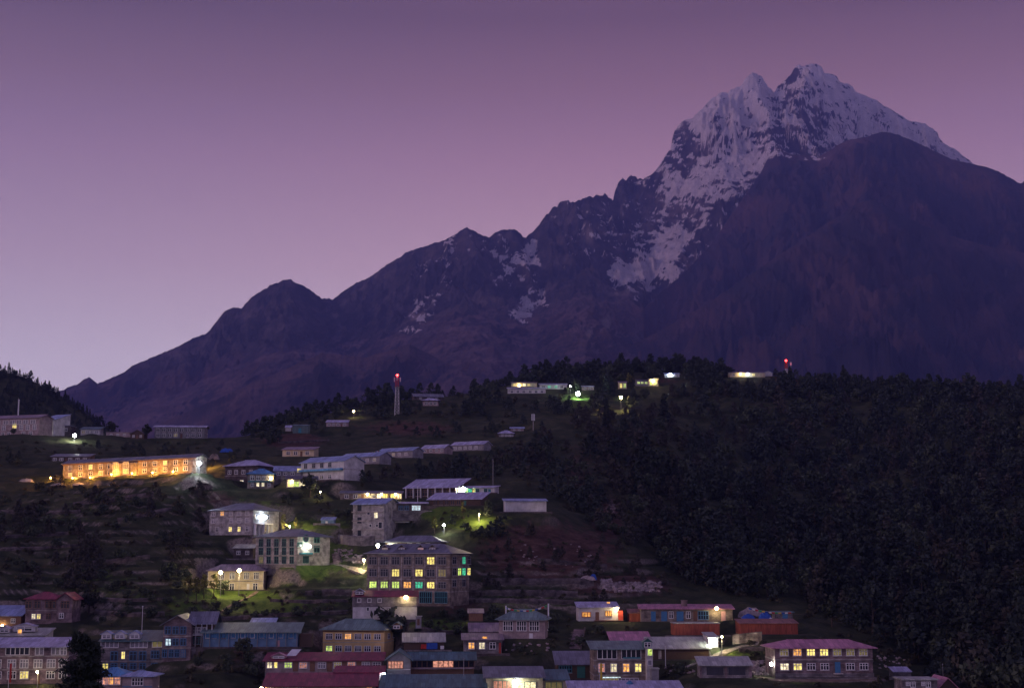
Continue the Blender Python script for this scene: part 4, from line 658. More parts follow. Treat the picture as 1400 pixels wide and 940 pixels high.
RB = [(-900, 900), (700, 560), (760, 512), (800, 486), (850, 454), (880, 422), (905, 397), (930, 377), (950, 357), (975, 330), (1000, 293), (1020, 265), (1040, 236), (1050, 215), (1060, 203), (1066, 202), (1075, 208), (1085, 212), (1105, 211), (1118, 215), (1128, 209), (1135, 205), (1145, 198), (1160, 191), (1172, 189), (1185, 187), (1198, 182), (1205, 180), (1215, 181), (1225, 183), (1250, 193), (1275, 205), (1300, 217), (1320, 222), (1345, 227), (1365, 234), (1385, 245), (1395, 251), (1402, 246), (1430, 232), (1600, 200), (2200, 300)]
RC = [(-900, 900), (600, 640), (740, 530), (790, 505), (840, 482), (900, 452), (950, 425), (1000, 392), (1050, 358), (1100, 326), (1130, 305), (1150, 294), (1165, 281), (1180, 275), (1192, 273), (1205, 277), (1220, 287), (1260, 306), (1300, 322), (1350, 336), (1400, 345), (1500, 340), (2200, 380)]
RD = [(-900, 900), (100, 620), (180, 596), (260, 560), (330, 530), (400, 500), (440, 482), (500, 488), (560, 470), (620, 500), (700, 520), (800, 540), (2200, 900)]
mq = np.concatenate([np.linspace(-.62, -.375, 60, endpoint=False), np.linspace(-.375, .375, 1150), np.linspace(.375, .62, 61)[1:]])
my = np.concatenate([np.linspace(2600, 4400, 50, endpoint=False), np.linspace(4400, 6300, 210, endpoint=False), np.linspace(6300, 8450, 600, endpoint=False), np.linspace(8450, 9900, 40)])
MQ, MY = np.meshgrid(mq, my, indexing='ij'); MX = MQ * MY
def crest(pts, Yk):
    q_, e_ = qe([p[0] for p in pts], [p[1] for p in pts]); return np.interp(MQ, q_, e_) * Yk, q_
pxq = 700 + MQ * F * .985
YA = np.interp(pxq, [0, 120, 300, 400, 470, 560, 640, 690, 725, 780, 850, 900, 925, 1000, 1055, 1100, 1200, 1350, 1500], [6600, 6700, 7000, 7000, 7500, 7350, 7150, 7350, 7800, 7450, 7900, 8350, 8000, 7950, 8100, 8000, 8250, 8300, 8300])
def front(d, a, b, k): return b * d + (a - b) * k * (1 - np.exp(-d / k))
warp = fbm(MX / 900, MY / 900, 4, 40)
def relief(scx, scy, seed, o=6):
    return ridged(MX / scx + warp * 1.0, MY / scy + warp * .6, o, seed, .58) - .5
# main ridge
kA, _ = crest(SIL, YA); jag = fbm(MQ * 420, MQ * 0 + 3.3, 4, 8) * 9; kA = kA + jag * np.interp(pxq, [100, 700, 760, 920, 1300], [.6, 1.0, 2.0, 1.5, 1.1])
def smooth_q(a, k, n_=2):
    r = a[:, 0].copy()
    for _ in range(n_): c = np.cumsum(np.concatenate([np.full(k + 1, r[0]), r, np.full(k, r[-1])])); r = (c[2 * k + 1:] - c[:-2 * k - 1]) / (2 * k + 1)
    return np.repeat(r[:, None], a.shape[1], 1)
YA = smooth_q(YA, 22); kw = crest(SIL, YA)[0] + jag * np.interp(pxq, [100, 700, 760, 920, 1300], [.6, 1.0, 2.0, 1.5, 1.1])
k1, k2 = smooth_q(kw, 12), smooth_q(kw, 45); dA = YA - MY + 60 * fbm(MX / 150, MY / 150, 4, 88) * sstep(0, 120, np.abs(YA - MY)); f1, f2 = sstep(30, 260, dA), sstep(250, 900, dA)
kA = (kw * (1 - f1) + k1 * f1) * (1 - f2) + k2 * f2; steep = np.interp(pxq, [100, 400, 700, 900, 1050, 1300], [.85, 1.1, 1.35, 1.5, 1.55, 1.5]); kk = np.interp(pxq, [100, 300, 500, 640, 750, 880, 930, 970], [150, 200, 260, 300, 330, 430, 1300, 2000]); bb = np.interp(pxq, [800, 950], [.30, .38])
amp = np.clip(dA / 190, 0, 1) * np.interp(pxq, [100, 400, 700, 950], [150, 210, 260, 290]) * np.clip((kA + 200) / 900, .3, 1)
amp = amp * np.interp(np.maximum(dA, 0) / kk, [0, 1.5, 3.5, 50], [1, .8, .22, .16]); ZA = kA - np.where(dA > 0, front(np.abs(dA), steep, bb, kk), .9 * np.abs(dA)) + amp * (relief(480, 820, 100) * 1.2 + .75 * relief(190, 420, 140, 5) + .28 * relief(70, 120, 150, 4) - .05) 
# rock buttresses running down from the crest towards the viewer, as lines in space
def spur(pts, s_):
    W_3 = [P(a, b, Y) for a, b, Y in pts]; out = np.full_like(ZA, -9999.); wx = MX + 90 * fbm(MX / 260, MY / 260, 4, 61); wy = MY + 90 * fbm(MX / 260, MY / 260, 4, 62)
    for p, q in zip(W_3[:-1], W_3[1:]):
        dx, dy = q.x - p.x, q.y - p.y; t = np.clip(((wx - p.x) * dx + (wy - p.y) * dy) / (dx * dx + dy * dy), 0, 1); d = np.hypot(wx - p.x - t * dx, wy - p.y - t * dy); out = np.maximum(out, p.z + (q.z - p.z) * t - s_ * d)
    return out
SP = [[(392, 384, 6990), (398, 420, 6700), (380, 480, 6200)], [(440, 410, 7250), (455, 440, 7000), (470, 490, 6500)], [(505, 382, 7420), (500, 420, 7100), (470, 470, 6700)], [(563, 345, 7340), (560, 375, 7180), (545, 410, 6980)], [(640, 315, 7130), (652, 350, 6960), (640, 400, 6720), (605, 450, 6450), (575, 500, 6150)], [(655, 360, 6940), (685, 410, 6740), (692, 440, 6560)],
      [(696, 317, 7330), (707, 350, 7150), (722, 382, 6980), (718, 396, 6900)], [(750, 296, 7420), (752, 330, 7260), (762, 362, 7120), (776, 392, 6970)], [(786, 282, 7440), (790, 315, 7330), (770, 345, 7230), (758, 380, 7100)], [(812, 272, 7560), (818, 300, 7440), (838, 330, 7340), (848, 352, 7260)], [(846, 250, 7850), (852, 285, 7700), (862, 315, 7570), (875, 338, 7460)], [(861, 243, 7960), (880, 285, 7780), (890, 320, 7640)],
      [(900, 234, 8330), (890, 262, 8150), (884, 290, 7980)], [(925, 178, 8050), (935, 215, 7900), (955, 255, 7720), (948, 300, 7560), (935, 345, 7380), (925, 372, 7250)], [(1030, 105, 8040), (1050, 150, 7850), (1060, 190, 7600)], [(985, 130, 7950), (1000, 175, 7800), (985, 230, 7600), (965, 290, 7420)]]
ZS = np.maximum.reduce([spur(p, 1.25) for p in SP]); ZS = ZS + 60 * relief(190, 300, 141, 5) + 22 * relief(60, 80, 151, 4)
ZA = np.where(dA > 20, np.maximum(ZA, np.minimum(ZS, kA - .25 * np.abs(dA))), ZA)
def ridge(pts, Yk, st, am, seed, sx=480, sy=1500):
    k, _ = crest(pts, Yk); d = Yk - MY; k = k + fbm(MQ * 300, MQ * 0 + seed, 4, seed) * 7
    return k - np.where(d > 0, front(np.abs(d), st, .45, 900), 1.4 * np.abs(d)) + np.clip(d / 300, 0, 1) * am * (relief(sx, sy, seed) + .5 * relief(170, 300, seed + 9, 4) + .18 * relief(65, 110, seed + 19, 4))
YB = np.interp(pxq, [700, 800, 950, 1060, 1200, 1400], [5600, 5900, 6700, 7250, 7000, 6800]); ZB = ridge(RB, YB, 1.0, 300, 200, 420, 760)
YC = np.interp(pxq, [700, 850, 1190, 1400], [5000, 5250, 5850, 5850]); ZC = ridge(RC, YC, .8, 260, 230, 400, 720)
YD = YA * 0 + 5000; ZD = ridge(RD, YD, .5, 120, 260)
ZM = np.maximum(np.maximum(ZA, ZB), np.maximum(ZC, ZD)); which = np.argmax(np.stack([ZA, ZB, ZC, ZD]), 0)
ZM = np.maximum(ZM, -320 + 20 * warp)
mpx, mpy = project(MX, MY, ZM)
SN = [(700, 450, 0), (730, 450, 0), (760, 470, 0), (700, 500, 0), (730, 500, 0), (780, 430, 0), (800, 420, .03), (800, 480, 0), (820, 398, .08), (850, 480, 0), (650, 440, 0), (650, 500, 0), (680, 440, 0), (880, 425, 0), (550, 480, 0), (620, 420, 0), (540, 410, .03), (745, 380, .02), (740, 430, .05), (870, 395, .3), (780, 460, 0), (690, 480, 0), (720, 390, .25), (1030, 112, .85), (1092, 110, .8), (1068, 130, .75), (1080, 140, .7), (1052, 165, .7), (1070, 185, .6), (1020, 185, .7), (1110, 105, .9), (1150, 140, .85), (1200, 160, .85), (1250, 185, .85), (1310, 215, .75), (1000, 140, .85), (960, 165, .8), (1000, 170, .75), (980, 200, .5), (945, 205, .42), (930, 190, .45), (1040, 150, .85), (1058, 145, .55), (1075, 165, .75), (1060, 175, .45), (1120, 170, .6), (1105, 190, .55), (1160, 180, .75), (1085, 105, .5), (1045, 185, .7), (1000, 230, .75), (1020, 220, .75), (1040, 215, .75), (960, 235, .65), (935, 225, .42), (925, 205, .36), (930, 250, .8), (955, 265, .6), (915, 262, .7), (895, 265, .5), (920, 285, .45), (980, 280, .38), (1000, 265, .5), (985, 300, .36), (1000, 290, .36), (950, 285, .45), (880, 345, .45), (865, 350, .3), (960, 310, .35), (945, 300, .4), (925, 325, .7), (905, 340, .8), (900, 300, .35), (885, 285, .25), (870, 265, .12), (850, 260, .15), (848, 290, .3), (830, 300, .25), (870, 300, .3), (870, 325, .35), (840, 320, .35), (895, 358, 1), (870, 368, 1), (915, 348, 1), (848, 376, .85), (885, 378, .9), (900, 385, .35), (910, 375, .6), (940, 345, .3), (960, 330, .3), (925, 372, .55), (935, 362, .3), (800, 300, .25), (780, 295, .3), (760, 330, .1), (785, 340, .3), (755, 305, .25), (815, 330, .45), (820, 360, .1), (790, 380, .1), (725, 335, .75), (727, 352, .75), (725, 370, .4), (712, 330, .05), (740, 320, .05), (742, 345, .0), (680, 345, .55), (688, 365, .45), (672, 330, .15), (700, 390, .2), (640, 330, .25), (620, 335, .35), (600, 350, .3), (580, 365, .3), (560, 360, .1), (605, 385, .2), (650, 360, .0), (650, 390, 0), (735, 405, .5), (722, 415, .6), (712, 427, .5), (700, 412, 0), (760, 400, 0), (640, 420, 0), (572, 430, .35), (555, 438, .3), (590, 420, .25), (600, 440, 0), (530, 450, 0), (500, 400, .05), (470, 420, 0), (460, 430, .1), (400, 420, 0), (300, 460, 0), (200, 500, 0), (400, 500, 0), (600, 480, 0), (760, 440, 0), (850, 410, 0), (840, 440, 0), (930, 400, 0), (1000, 345, .05), (1025, 300, .15), (1045, 260, .2), (1080, 205, .45), (1070, 200, .4), (1095, 208, .4), (1060, 230, .1)]
num = np.zeros_like(ZM); den = np.full_like(ZM, 1e-9)
for x, y, v in SN:
    w = 1 / (((mpx - x) ** 2 + (mpy - y) ** 2) + 14) ** 2.0; num += w * v; den += w
snow = num / den * np.where(which == 0, 1, np.where((which == 1) & (mpx < 1135) & (mpx > 1020), .9 * sstep(232, 205, mpy), 0))
# steep, downslope-running breaks in the snow
tilt = np.interp(mpx, [700, 860, 1045, 1075], [-.2, -.5, -.5, .55]); sx_ = MX + tilt * ZM; tex = .42 * fbm(sx_ / 30, ZM / 110, 5, 300, .68) + .85 * fbm(MX / 70, (ZM + .3 * MX) / 44, 6, 340, .72) + .25 * relief(190, 420, 140, 5)
gz = np.gradient(ZM, axis=1) / np.gradient(MY, axis=1); steepness = np.clip(gz - .9, -1, 1.4) * .10
snow = np.where(mpx > 1060, snow * .88, snow); snow = np.maximum(snow, .44 * ((mpx > 918) & (mpx < 1000) & (mpy < 262) & (which == 0))); snow = sstep(.42, .50, snow * 1.02 + tex * 1.15 * sstep(.02, .2, snow) - steepness)
m = bpy.data.materials.new('mountain_rock'); nt, N, L, B = nodes_of(m); B.inputs['Roughness'].default_value = .95; B.inputs['Specular IOR Level'].default_value = .1
tc = N.new('ShaderNodeTexCoord')
rock = ramp(noise(.006, 12, .72, st=(1.3, .6, 1.6)), [(.3, (.030, .028, .034)), (.5, (.080, .066, .070)), (.72, (.24, .18, .175))])
veg = ramp(noise(.0025, 12, .7, st=(1.4, .6, 1)), [(.32, (.024, .024, .034)), (.45, (.050, .044, .056)), (.60, (.12, .072, .072)), (.76, (.25, .165, .155))])
c_ = mix(mrange(attr('low'), .2, .8), rock, veg)
soft = ramp(noise(.004, 12, .75, st=(1, 1, 2.5)), [(.3, (.06, .050, .058)), (.46, (.13, .092, .098)), (.60, (.24, .155, .15)), (.76, (.42, .32, .29))]); c_ = mix(attr('gentle'), c_, soft)
scree = ramp(noise(.02, 8, .7), [(.3, (.16, .12, .11)), (.7, (.34, .26, .24))]); c_ = mix(attr('scree'), c_, scree)
sn_ = ramp(noise(.02, 6, .6), [(.3, (.56, .50, .50)), (.7, (.82, .73, .72))]); fine = noise(.035, 9, .75, st=(1, 1, .8))
c_ = mix(mrange(math_('ADD', math_('SUBTRACT', attr('snow'), mrange(attr('snow'), .12, 0)), math_('MULTIPLY', math_('SUBTRACT', fine, .5), 1.6)), .43, .57), c_, sn_)
L.new(c_, B.inputs['Base Color']); bp = N.new('ShaderNodeBump'); bp.inputs['Strength'].default_value = .9; bp.inputs['Distance'].default_value = 45; L.new(noise(.012, 12, .75, st=(1.5, .7, 1)), bp.inputs['Height']); L.new(bp.outputs[0], B.inputs['Normal'])
gy = np.gradient(ZM, axis=1) / np.gradient(MY, axis=1); gx = np.gradient(ZM, axis=0) / np.gradient(MX, axis=0); sl_ = np.hypot(gy, gx)
def box_(a, k, ax):
    c = np.cumsum(np.concatenate([np.repeat(a.take([0], ax), k, ax), a, np.repeat(a.take([-1], ax), k, ax)], ax), ax); n_ = a.shape[ax]; return (c.take(range(2 * k, 2 * k + n_), ax) - c.take(range(0, n_), ax)) / (2 * k)
sl2 = .5 * sl_ + .5 * box_(box_(sl_, 6, 0), 9, 1)
gentle = sstep(1.05, .62, sl2 + .25 * fbm(MX / 120, MY / 120, 4, 71)) * np.where(which == 0, 1., np.where(which == 3, .8, np.where(which == 1, .35, np.interp(mpx, [1150, 1230], [.05, .5])) * sstep(.0, .5, warp + .5 * fbm(MX / 260, MY / 500, 5, 73) + .2)))
low = np.where(which == 0, sstep(.0, 1., (mpy - np.interp(mpx, [100, 400, 640, 720, 800, 900, 1000], [500, 440, 430, 400, 385, 390, 330])) / 60 + .25 * warp), np.where(which == 1, .9, 1.))
scree = np.zeros_like(ZM)
for x, y, rx, ry, v in [(720, 418, 16, 10, .9), (570, 432, 18, 8, .8), (1155, 345, 8, 14, .0), (830, 440, 10, 12, .7), (805, 455, 6, 10, .7), (850, 400, 40, 8, .5), (1230, 330, 5, 16, .4), (1375, 372, 5, 12, .5), (880, 290, 25, 30, .4), (810, 320, 15, 20, .5), (460, 430, 10, 6, .5)]: scree = np.maximum(scree, v * np.exp(-(((mpx - x) / rx) ** 2 + ((mpy - y) / ry) ** 2)))
scree = sstep(.3, .6, scree + .3 * fbm(MX / 60, MY / 90, 4, 400))
o = grid_object('mountain', MX, MY, ZM, m, {'snow': snow, 'low': low, 'scree': scree, 'gentle': gentle}); tag(o, 'huge twin-peaked rocky mountain with snow on its upper faces', 'mountain', kind='structure')
m = mat('valley_forest', (.03, .035, .03), .95, var=.3, scale=.01)
v = [(-14000, -6000, -340), (14000, -6000, -340), (14000, 13000, -340), (-14000, 13000, -340)]
o = link('valley_ground', MB().add(v, [(0, 1, 2, 3)]).mesh('valley_ground', m)); tag(o, 'dark valley floor behind the village ridge', 'valley', kind='structure')
# ================================================================= TREES
def leaf_mat(name, c, v=.5):
    m = bpy.data.materials.new(name); nt, N, L, B = nodes_of(m); B.inputs['Roughness'].default_value = .8; B.inputs['Specular IOR Level'].default_value = .15
    at = N.new('ShaderNodeAttribute'); at.attribute_name = 'tone'; oi = N.new('ShaderNodeObjectInfo')
    r = N.new('ShaderNodeValToRGB'); e = r.color_ramp.elements; e[0].color = (*[x * (1 - v) for x in c], 1); e[1].color = (c[0] * (1 + v) * 1.1, c[1] * (1 + v), c[2] * (1 + v) * .9, 1)
    L.new(at.outputs['Fac'], r.inputs[0]); h_ = N.new('ShaderNodeHueSaturation'); q = N.new('ShaderNodeMapRange'); q.inputs[3].default_value = .6; q.inputs[4].default_value = 1.4
    L.new(oi.outputs['Random'], q.inputs[0]); L.new(q.outputs[0], h_.inputs['Value']); L.new(r.outputs[0], h_.inputs['Color']); L.new(h_.outputs[0], B.inputs['Base Color']); MATS[name] = m; return m
leaf_mat('needles', (.026, .036, .033), .35); leaf_mat('needles_brown', (.038, .038, .033), .35); leaf_mat('leaves', (.038, .050, .034), .4); leaf_mat('leaves_pale', (.16, .17, .05)); leaf_mat('scrub_leaves', (.05, .05, .03)); mat('bark', (.08, .06, .045), .95, var=.3, scale=3)
def crown(kind, seed, nq, h=8., r=2.4, leaf=.45):
    """leaf faces spread in clumps through the crown; returns verts, tones"""
    g = np.random.default_rng(seed); C = []
    if kind == 'pine':        # layered, uneven, flat-topped Himalayan pine
        nc = 34
        for i in range(nc):
            t = (i + g.uniform(0, 1)) / nc; zz = h * (.16 + .84 * t); rr = r * (1 - t ** 1.6) * g.uniform(.55, 1.1) + .15; a = g.uniform(0, 6.283); C.append((rr * .75 * math.cos(a), rr * .75 * math.sin(a), zz, .35 + .36 * r * (1 - t * .75), .55))
    elif kind == 'fir':
        nc = 30
        for i in range(nc):
            t = (i + .5) / nc; rr = r * .75 * (1 - t) ** .9 + .08; a = i * 2.4; C.append((rr * .6 * math.cos(a), rr * .6 * math.sin(a), h * (.08 + .92 * t) - rr * .25, .2 + rr * .62, .5))
    elif kind == 'round':
        nc = 26
        for i in range(nc):
            d = g.normal(size=3); d /= np.linalg.norm(d); d *= g.uniform(.35, .85); C.append((d[0] * r, d[1] * r, h * .6 + d[2] * h * .36, r * .36, .8))
    elif kind == 'slim':
        nc = 20
        for i in range(nc):
            t = g.uniform(0, 1); rr = r * (.3 + .8 * math.sin(math.pi * (t ** .7)) ) ; a = g.uniform(0, 6.283); C.append((rr * .7 * math.cos(a), rr * .7 * math.sin(a), h * (.38 + .6 * t), r * .38, 1.0))
    else:                     # bush
        nc = 12
        for i in range(nc): a = g.uniform(0, 6.283); rr = r * g.uniform(0, .8); C.append((rr * math.cos(a), rr * math.sin(a), h * g.uniform(.2, .75) * (1 - .4 * rr / r), r * .38, .8))
    C = np.array(C); k = g.integers(0, len(C), nq); d = g.normal(size=(nq, 3)); d /= np.linalg.norm(d, axis=1)[:, None]; d *= g.uniform(.55, 1.05, (nq, 1))
    c = C[k, :3] + d * C[k, 3:4] * np.stack([np.ones(nq), np.ones(nq), C[k, 4]], 1)
    n_ = d / np.linalg.norm(d, axis=1)[:, None] + g.normal(size=(nq, 3)) * .5; n_ /= np.linalg.norm(n_, axis=1)[:, None]
    u = np.cross(n_, g.normal(size=(nq, 3))); u /= np.linalg.norm(u, axis=1)[:, None] + 1e-9; w = np.cross(n_, u)
    s_ = leaf * g.uniform(.6, 1.3, (nq, 1)); v = np.stack([c - u * s_, c - w * s_ * .6, c + u * s_, c + w * s_ * .6], 1).reshape(-1, 3)
    tone = np.clip(.5 + .25 * g.normal(size=len(C))[k] + .18 * g.normal(size=nq), 0, 1)
    return v, np.repeat(tone, 4)
def tone_mesh(name, v, tone, material):
    me = bpy.data.meshes.new(name); raw_mesh(me, v, np.arange(len(v)).reshape(-1, 4)); me.materials.append(MATS[material])
    a = me.attributes.new('tone', 'FLOAT', 'POINT'); a.data.foreach_set('value', tone.astype(np.float32)); return me
def trunk_mesh(h, r, kind, seed):
    g = random.Random(seed); m = MB(); m.rod((0, 0, -.6), (g.uniform(-.2, .2), g.uniform(-.2, .2), h * .5), r, r * .6, 6).rod((0, 0, h * .48), (g.uniform(-.2, .2), g.uniform(-.2, .2), h * .9), r * .6, r * .15, 5)
    for i in range(7): a = g.uniform(0, 6.28); t = g.uniform(.3, .8); l = h * .22 * (1 - t * .5); m.rod((0, 0, h * t), (l * math.cos(a), l * math.sin(a), h * t + l * .4), r * .35, r * .1, 4)
    return m.mesh('trunk', 'bark')
KIND = {}
for kind, hh, rr, mt, nq, lf in [('pine', 8., 3.2, 'needles', 460, .5), ('fir', 9., 2.3, 'needles', 420, .45), ('round', 6., 2.5, 'leaves', 420, .42), ('slim', 7., 1.3, 'leaves_pale', 330, .3), ('bush', 2.4, 1.7, 'scrub_leaves', 130, .4), ('brown', 7., 2.4, 'needles_brown', 380, .48)]:
    KIND[kind] = [(tone_mesh('crown', *crown({'brown': 'pine'}.get(kind, kind), 50 + i, nq, hh, rr, lf), mt), trunk_mesh(hh, .16 if kind == 'slim' else .22, kind, i)) for i in range(5)]
def tree(kind, x, y, sc, label, cat='tree', name='tree', group=None, z=None, i=None, mt=None):
    c, t = KIND[kind][random.randrange(5) if i is None else i]; z = float(ground_z(x, y)) if z is None else z; rz = random.uniform(0, 6.28)
    if kind == 'bush': o = link(name, c, None, (x, y, z - .1), rz); tag(o, label, cat, group)
    else: o = thing(name, (x, y, z), label, cat, group, rz); link('trunk', t, o); link('crown', c, o)
    o.scale = (sc * random.uniform(.85, 1.15), sc * random.uniform(.85, 1.15), sc); return o
PADSA = np.array([(x, y, c, s, hw, dep) for (x, y, c, s, hw, dep, z) in PADS])
def clear(x, y, mg=1.5):
    dx, dy = x - PADSA[:, 0], y - PADSA[:, 1]; lx = dx * PADSA[:, 2] + dy * PADSA[:, 3]; ly = -dx * PADSA[:, 3] + dy * PADSA[:, 2]
    return not np.any((np.abs(lx) < PADSA[:, 4] + mg) & (ly > -mg) & (ly < PADSA[:, 5] + mg))
# houses must stay visible: no tree whose picture would cover a building front
BOX = []
for (x, y, c, s, hw, dep, z) in PADS:
    a, b = project(x - hw * c, y - hw * s, z), project(x + hw * c, y + hw * s, z + 6.5 if y < 600 else z + 4.5); BOX.append((a[0] - 3, b[0] + 3, b[1], a[1] + 2, y))
for a, b, Y in [(790, 538, 850), (849, 543, 850), (102, 594, 660), (272, 633, 500), (280, 627, 500), (483, 562, 790), (916, 512, 880), (607, 717, 450), (655, 703, 460), (396, 719, 470), (268, 805, 415), (290, 798, 415)]: BOX.append((a - 8, a + 8, b - 7, b + 11, Y))
BOX = np.array(BOX)
def covers(x, y, z, h, w):
    px, pb = project(x, y, z); _, pt = project(x, y, z + h); pw = w * F / y
    return bool(np.any((px + pw > BOX[:, 0]) & (px - pw < BOX[:, 1]) & (pt < BOX[:, 3]) & (pb > BOX[:, 2]) & (y < BOX[:, 4])))
LM = [(543, 545, 'the red-topped tower'), (790, 537, 'the greenish floodlight'), (1076, 500, 'the red-lit mast'), (848, 540, 'the yellow crest lamp'), (729, 575, 'the cell antenna'), (690, 595, 'the two ridge roofs'), (410, 588, 'the small green tin shed'), (916, 513, 'the white crest lamp'), (30, 590, 'the mauve lodge'), (245, 595, 'the dark valley-head lodge'), (410, 620, 'the beige storage house'), (500, 630, 'the longest row house'), (640, 612, 'the right-hand row house'), (180, 645, 'the orange-lit lodge'), (718, 692, 'the plain white block'), (600, 670, 'the open pavilion'), (330, 712, 'the grey hotel'), (400, 755, 'the corner hotel'), (320, 795, 'the cream lawn house'), (560, 790, 'the biggest lodge'), (65, 832, 'the crimson-roofed house'), (712, 860, 'the prayer-flag house'), (820, 840, 'the small white shop house'), (940, 838, 'the blue-door row'), (1050, 858, 'the long red shed'), (1125, 905, 'the pink-roofed lodge'), (990, 915, 'the open shelter'), (340, 875, 'the long grey-green teahouse'), (200, 880, 'the dormered lodge'), (480, 875, 'the ochre lodge'), (500, 715, 'the unfinished tower block')]
def where(px, py):
    d = [((px - a) ** 2 + (2.0 * (py - b)) ** 2, a, b, t) for a, b, t in LM]; dd, a, b, t = min(d); v = 'above' if py < b - 12 else 'below' if py > b + 12 else ''
    hh = 'left of' if px < a - 12 else 'right of' if px > a + 12 else ''
    dist = 'just ' if dd < 45 ** 2 else 'far ' if dd > 150 ** 2 else ''
    w_ = ' and '.join([k for k in (v, hh) if k]) or 'beside'; return dist + (w_ + ' ' + t).replace('above and left of', 'up left of').replace('above and right of', 'up right of').replace('below and left of', 'down left of').replace('below and right of', 'down right of')
def inpoly(px, py, poly):
    r = False; j = len(poly) - 1
    for i in range(len(poly)):
        (a, b), (c, d) = poly[i], poly[j]
        if (b > py) != (d > py) and px < (c - a) * (py - b) / (d - b) + a: r = not r
        j = i
    return r
cand = []
def scatter(poly, dens, kinds, smin, smax, ok=None, cap=None):
    xs_ = [p[0] for p in poly]; ys_ = [p[1] for p in poly]; area = (max(xs_) - min(xs_)) * (max(ys_) - min(ys_)); k = int(area * dens)
    for _ in range(k):
        px, py = random.uniform(min(xs_), max(xs_)), random.uniform(min(ys_), max(ys_))
        if not inpoly(px, py, poly) or (ok and not ok(px, py)): continue
        c = cast(px, py)
        if c is None or not clear(c[0], c[1], 1.2): continue
        kd = random.choice(kinds); sc = random.uniform(smin, smax) ; hh = {'bush': 2.2, 'pine': 8, 'fir': 9, 'round': 6, 'brown': 7, 'slim': 7}[kd] * sc
        if covers(c[0], c[1], c[2], hh * .95, 1.3 * sc): continue
        cand.append((kd, c[0], c[1], c[2], sc, px, py, hh / c[1]))
FR = [(770, 545), (850, 560), (960, 528), (1100, 527), (1400, 541), (1440, 541), (1440, 960), (1310, 960), (1270, 915), (1210, 905), (1205, 880), (1110, 850), (1095, 832), (1000, 815), (950, 800), (905, 775), (880, 740), (850, 690), (820, 650), (790, 600)]
gap = lambda px, py: (px > 940 or py > 745 or random.random() < .32 or px < 300) and (float(fbm(np.array([px / 38.]), np.array([py / 26.]), 3, 500)[0]) > -.16)
scatter(FR, .0085, ['pine', 'round', 'round', 'brown', 'pine', 'pine', 'fir'], .55, 1.8, gap)
scatter(FR, .004, ['bush', 'brown'], .6, 1.1)
scatter([(770, 560), (940, 560), (940, 745), (865, 745), (830, 680)], .016, ['bush', 'bush', 'bush', 'brown'], .5, 1.1)
scatter([(960, 522), (1440, 541), (1440, 560), (960, 545)], .02, ['pine', 'round', 'pine'], .8, 1.6)
scatter([(640, 545), (700, 529), (760, 516), (990, 512), (990, 522), (900, 540), (860, 565), (770, 570), (640, 570)], .012, ['pine', 'round', 'pine', 'bush'], .8, 1.6)
scatter([(340, 600), (360, 590), (420, 574), (500, 556), (560, 550), (640, 545), (660, 570), (560, 575), (480, 572), (420, 590), (370, 610)], .016, ['pine', 'round', 'bush'], .6, 1.2)
scatter([(470, 600), (560, 570), (700, 560), (760, 590), (700, 600), (600, 600)], .008, ['pine', 'bush', 'bush', 'round'], .4, .8)
scatter([(470, 645), (680, 622), (700, 605), (760, 600), (830, 680), (860, 740), (830, 735), (740, 670), (690, 660), (640, 660), (560, 655), (470, 668)], .013, ['pine', 'bush', 'round', 'brown'], .5, 1.15)
scatter([(0, 605), (300, 605), (345, 612), (345, 640), (290, 640), (60, 625), (0, 650)], .010, ['round', 'bush', 'pine', 'bush'], .35, .75)
scatter([(0, 665), (280, 662), (285, 760), (270, 800), (110, 810), (0, 800)], .0065, ['bush', 'bush', 'bush', 'round', 'brown'], .5, 1.0, gap)
scatter([(120, 800), (260, 800), (500, 815), (470, 850), (300, 850), (120, 860)], .006, ['bush', 'bush', 'round'], .4, .7)
scatter([(430, 680), (480, 700), (470, 740), (440, 700), (380, 690), (300, 690)], .010, ['bush', 'round', 'bush'], .4, .7)
scatter([(570, 695), (690, 700), (700, 745), (650, 740), (610, 725)], .012, ['round', 'bush', 'pine'], .45, .8)
scatter([(650, 720), (860, 740), (940, 810), (900, 825), (660, 825)], .005, ['bush', 'bush', 'brown'], .3, .65)
scatter([(600, 835), (680, 840), (800, 850), (870, 860), (860, 880), (760, 890), (700, 900), (560, 870)], .011, ['bush', 'bush', 'round'], .35, .6)
scatter([(895, 895), (960, 890), (950, 930), (905, 930)], .012, ['bush', 'round'], .4, .7)
scatter([(210, 885), (430, 890), (430, 935), (260, 935), (215, 925)], .007, ['bush', 'bush', 'round'], .4, .8)
scatter([(1030, 870), (1210, 868), (1300, 930), (1250, 945), (1000, 935)], .008, ['bush'], .4, .8)
for px in np.arange(335, 1440, 3.1):          # the tree line along the crest
    if 560 < px < 690 and random.random() < .45 or 1000 < px < 1058 and random.random() < .9: continue
    if 1066 < px < 1088: continue
    q = float(qe(px, np.interp(px, cxp, cpy))[0]); Y = float(np.interp(q, cq, cY)) - random.uniform(-18, 14); x = q * Y
    if not clear(x, Y, 1): continue
    kd = random.choice(['pine', 'pine', 'round']); sc = random.uniform(.45, .85) * float(np.interp(px, [340, 420, 560, 640, 740, 960, 1000, 1060, 1400], [1.2, 1.5, 1.8, 1.1, 1.9, 2.0, 1.0, 1.2, 1.25]))
    z = float(ground_z(x, Y))
    if covers(x, Y, z, 5, 1.5): continue
    cand.append((kd, x, Y, z, sc, px, 520, 8 * sc / Y))
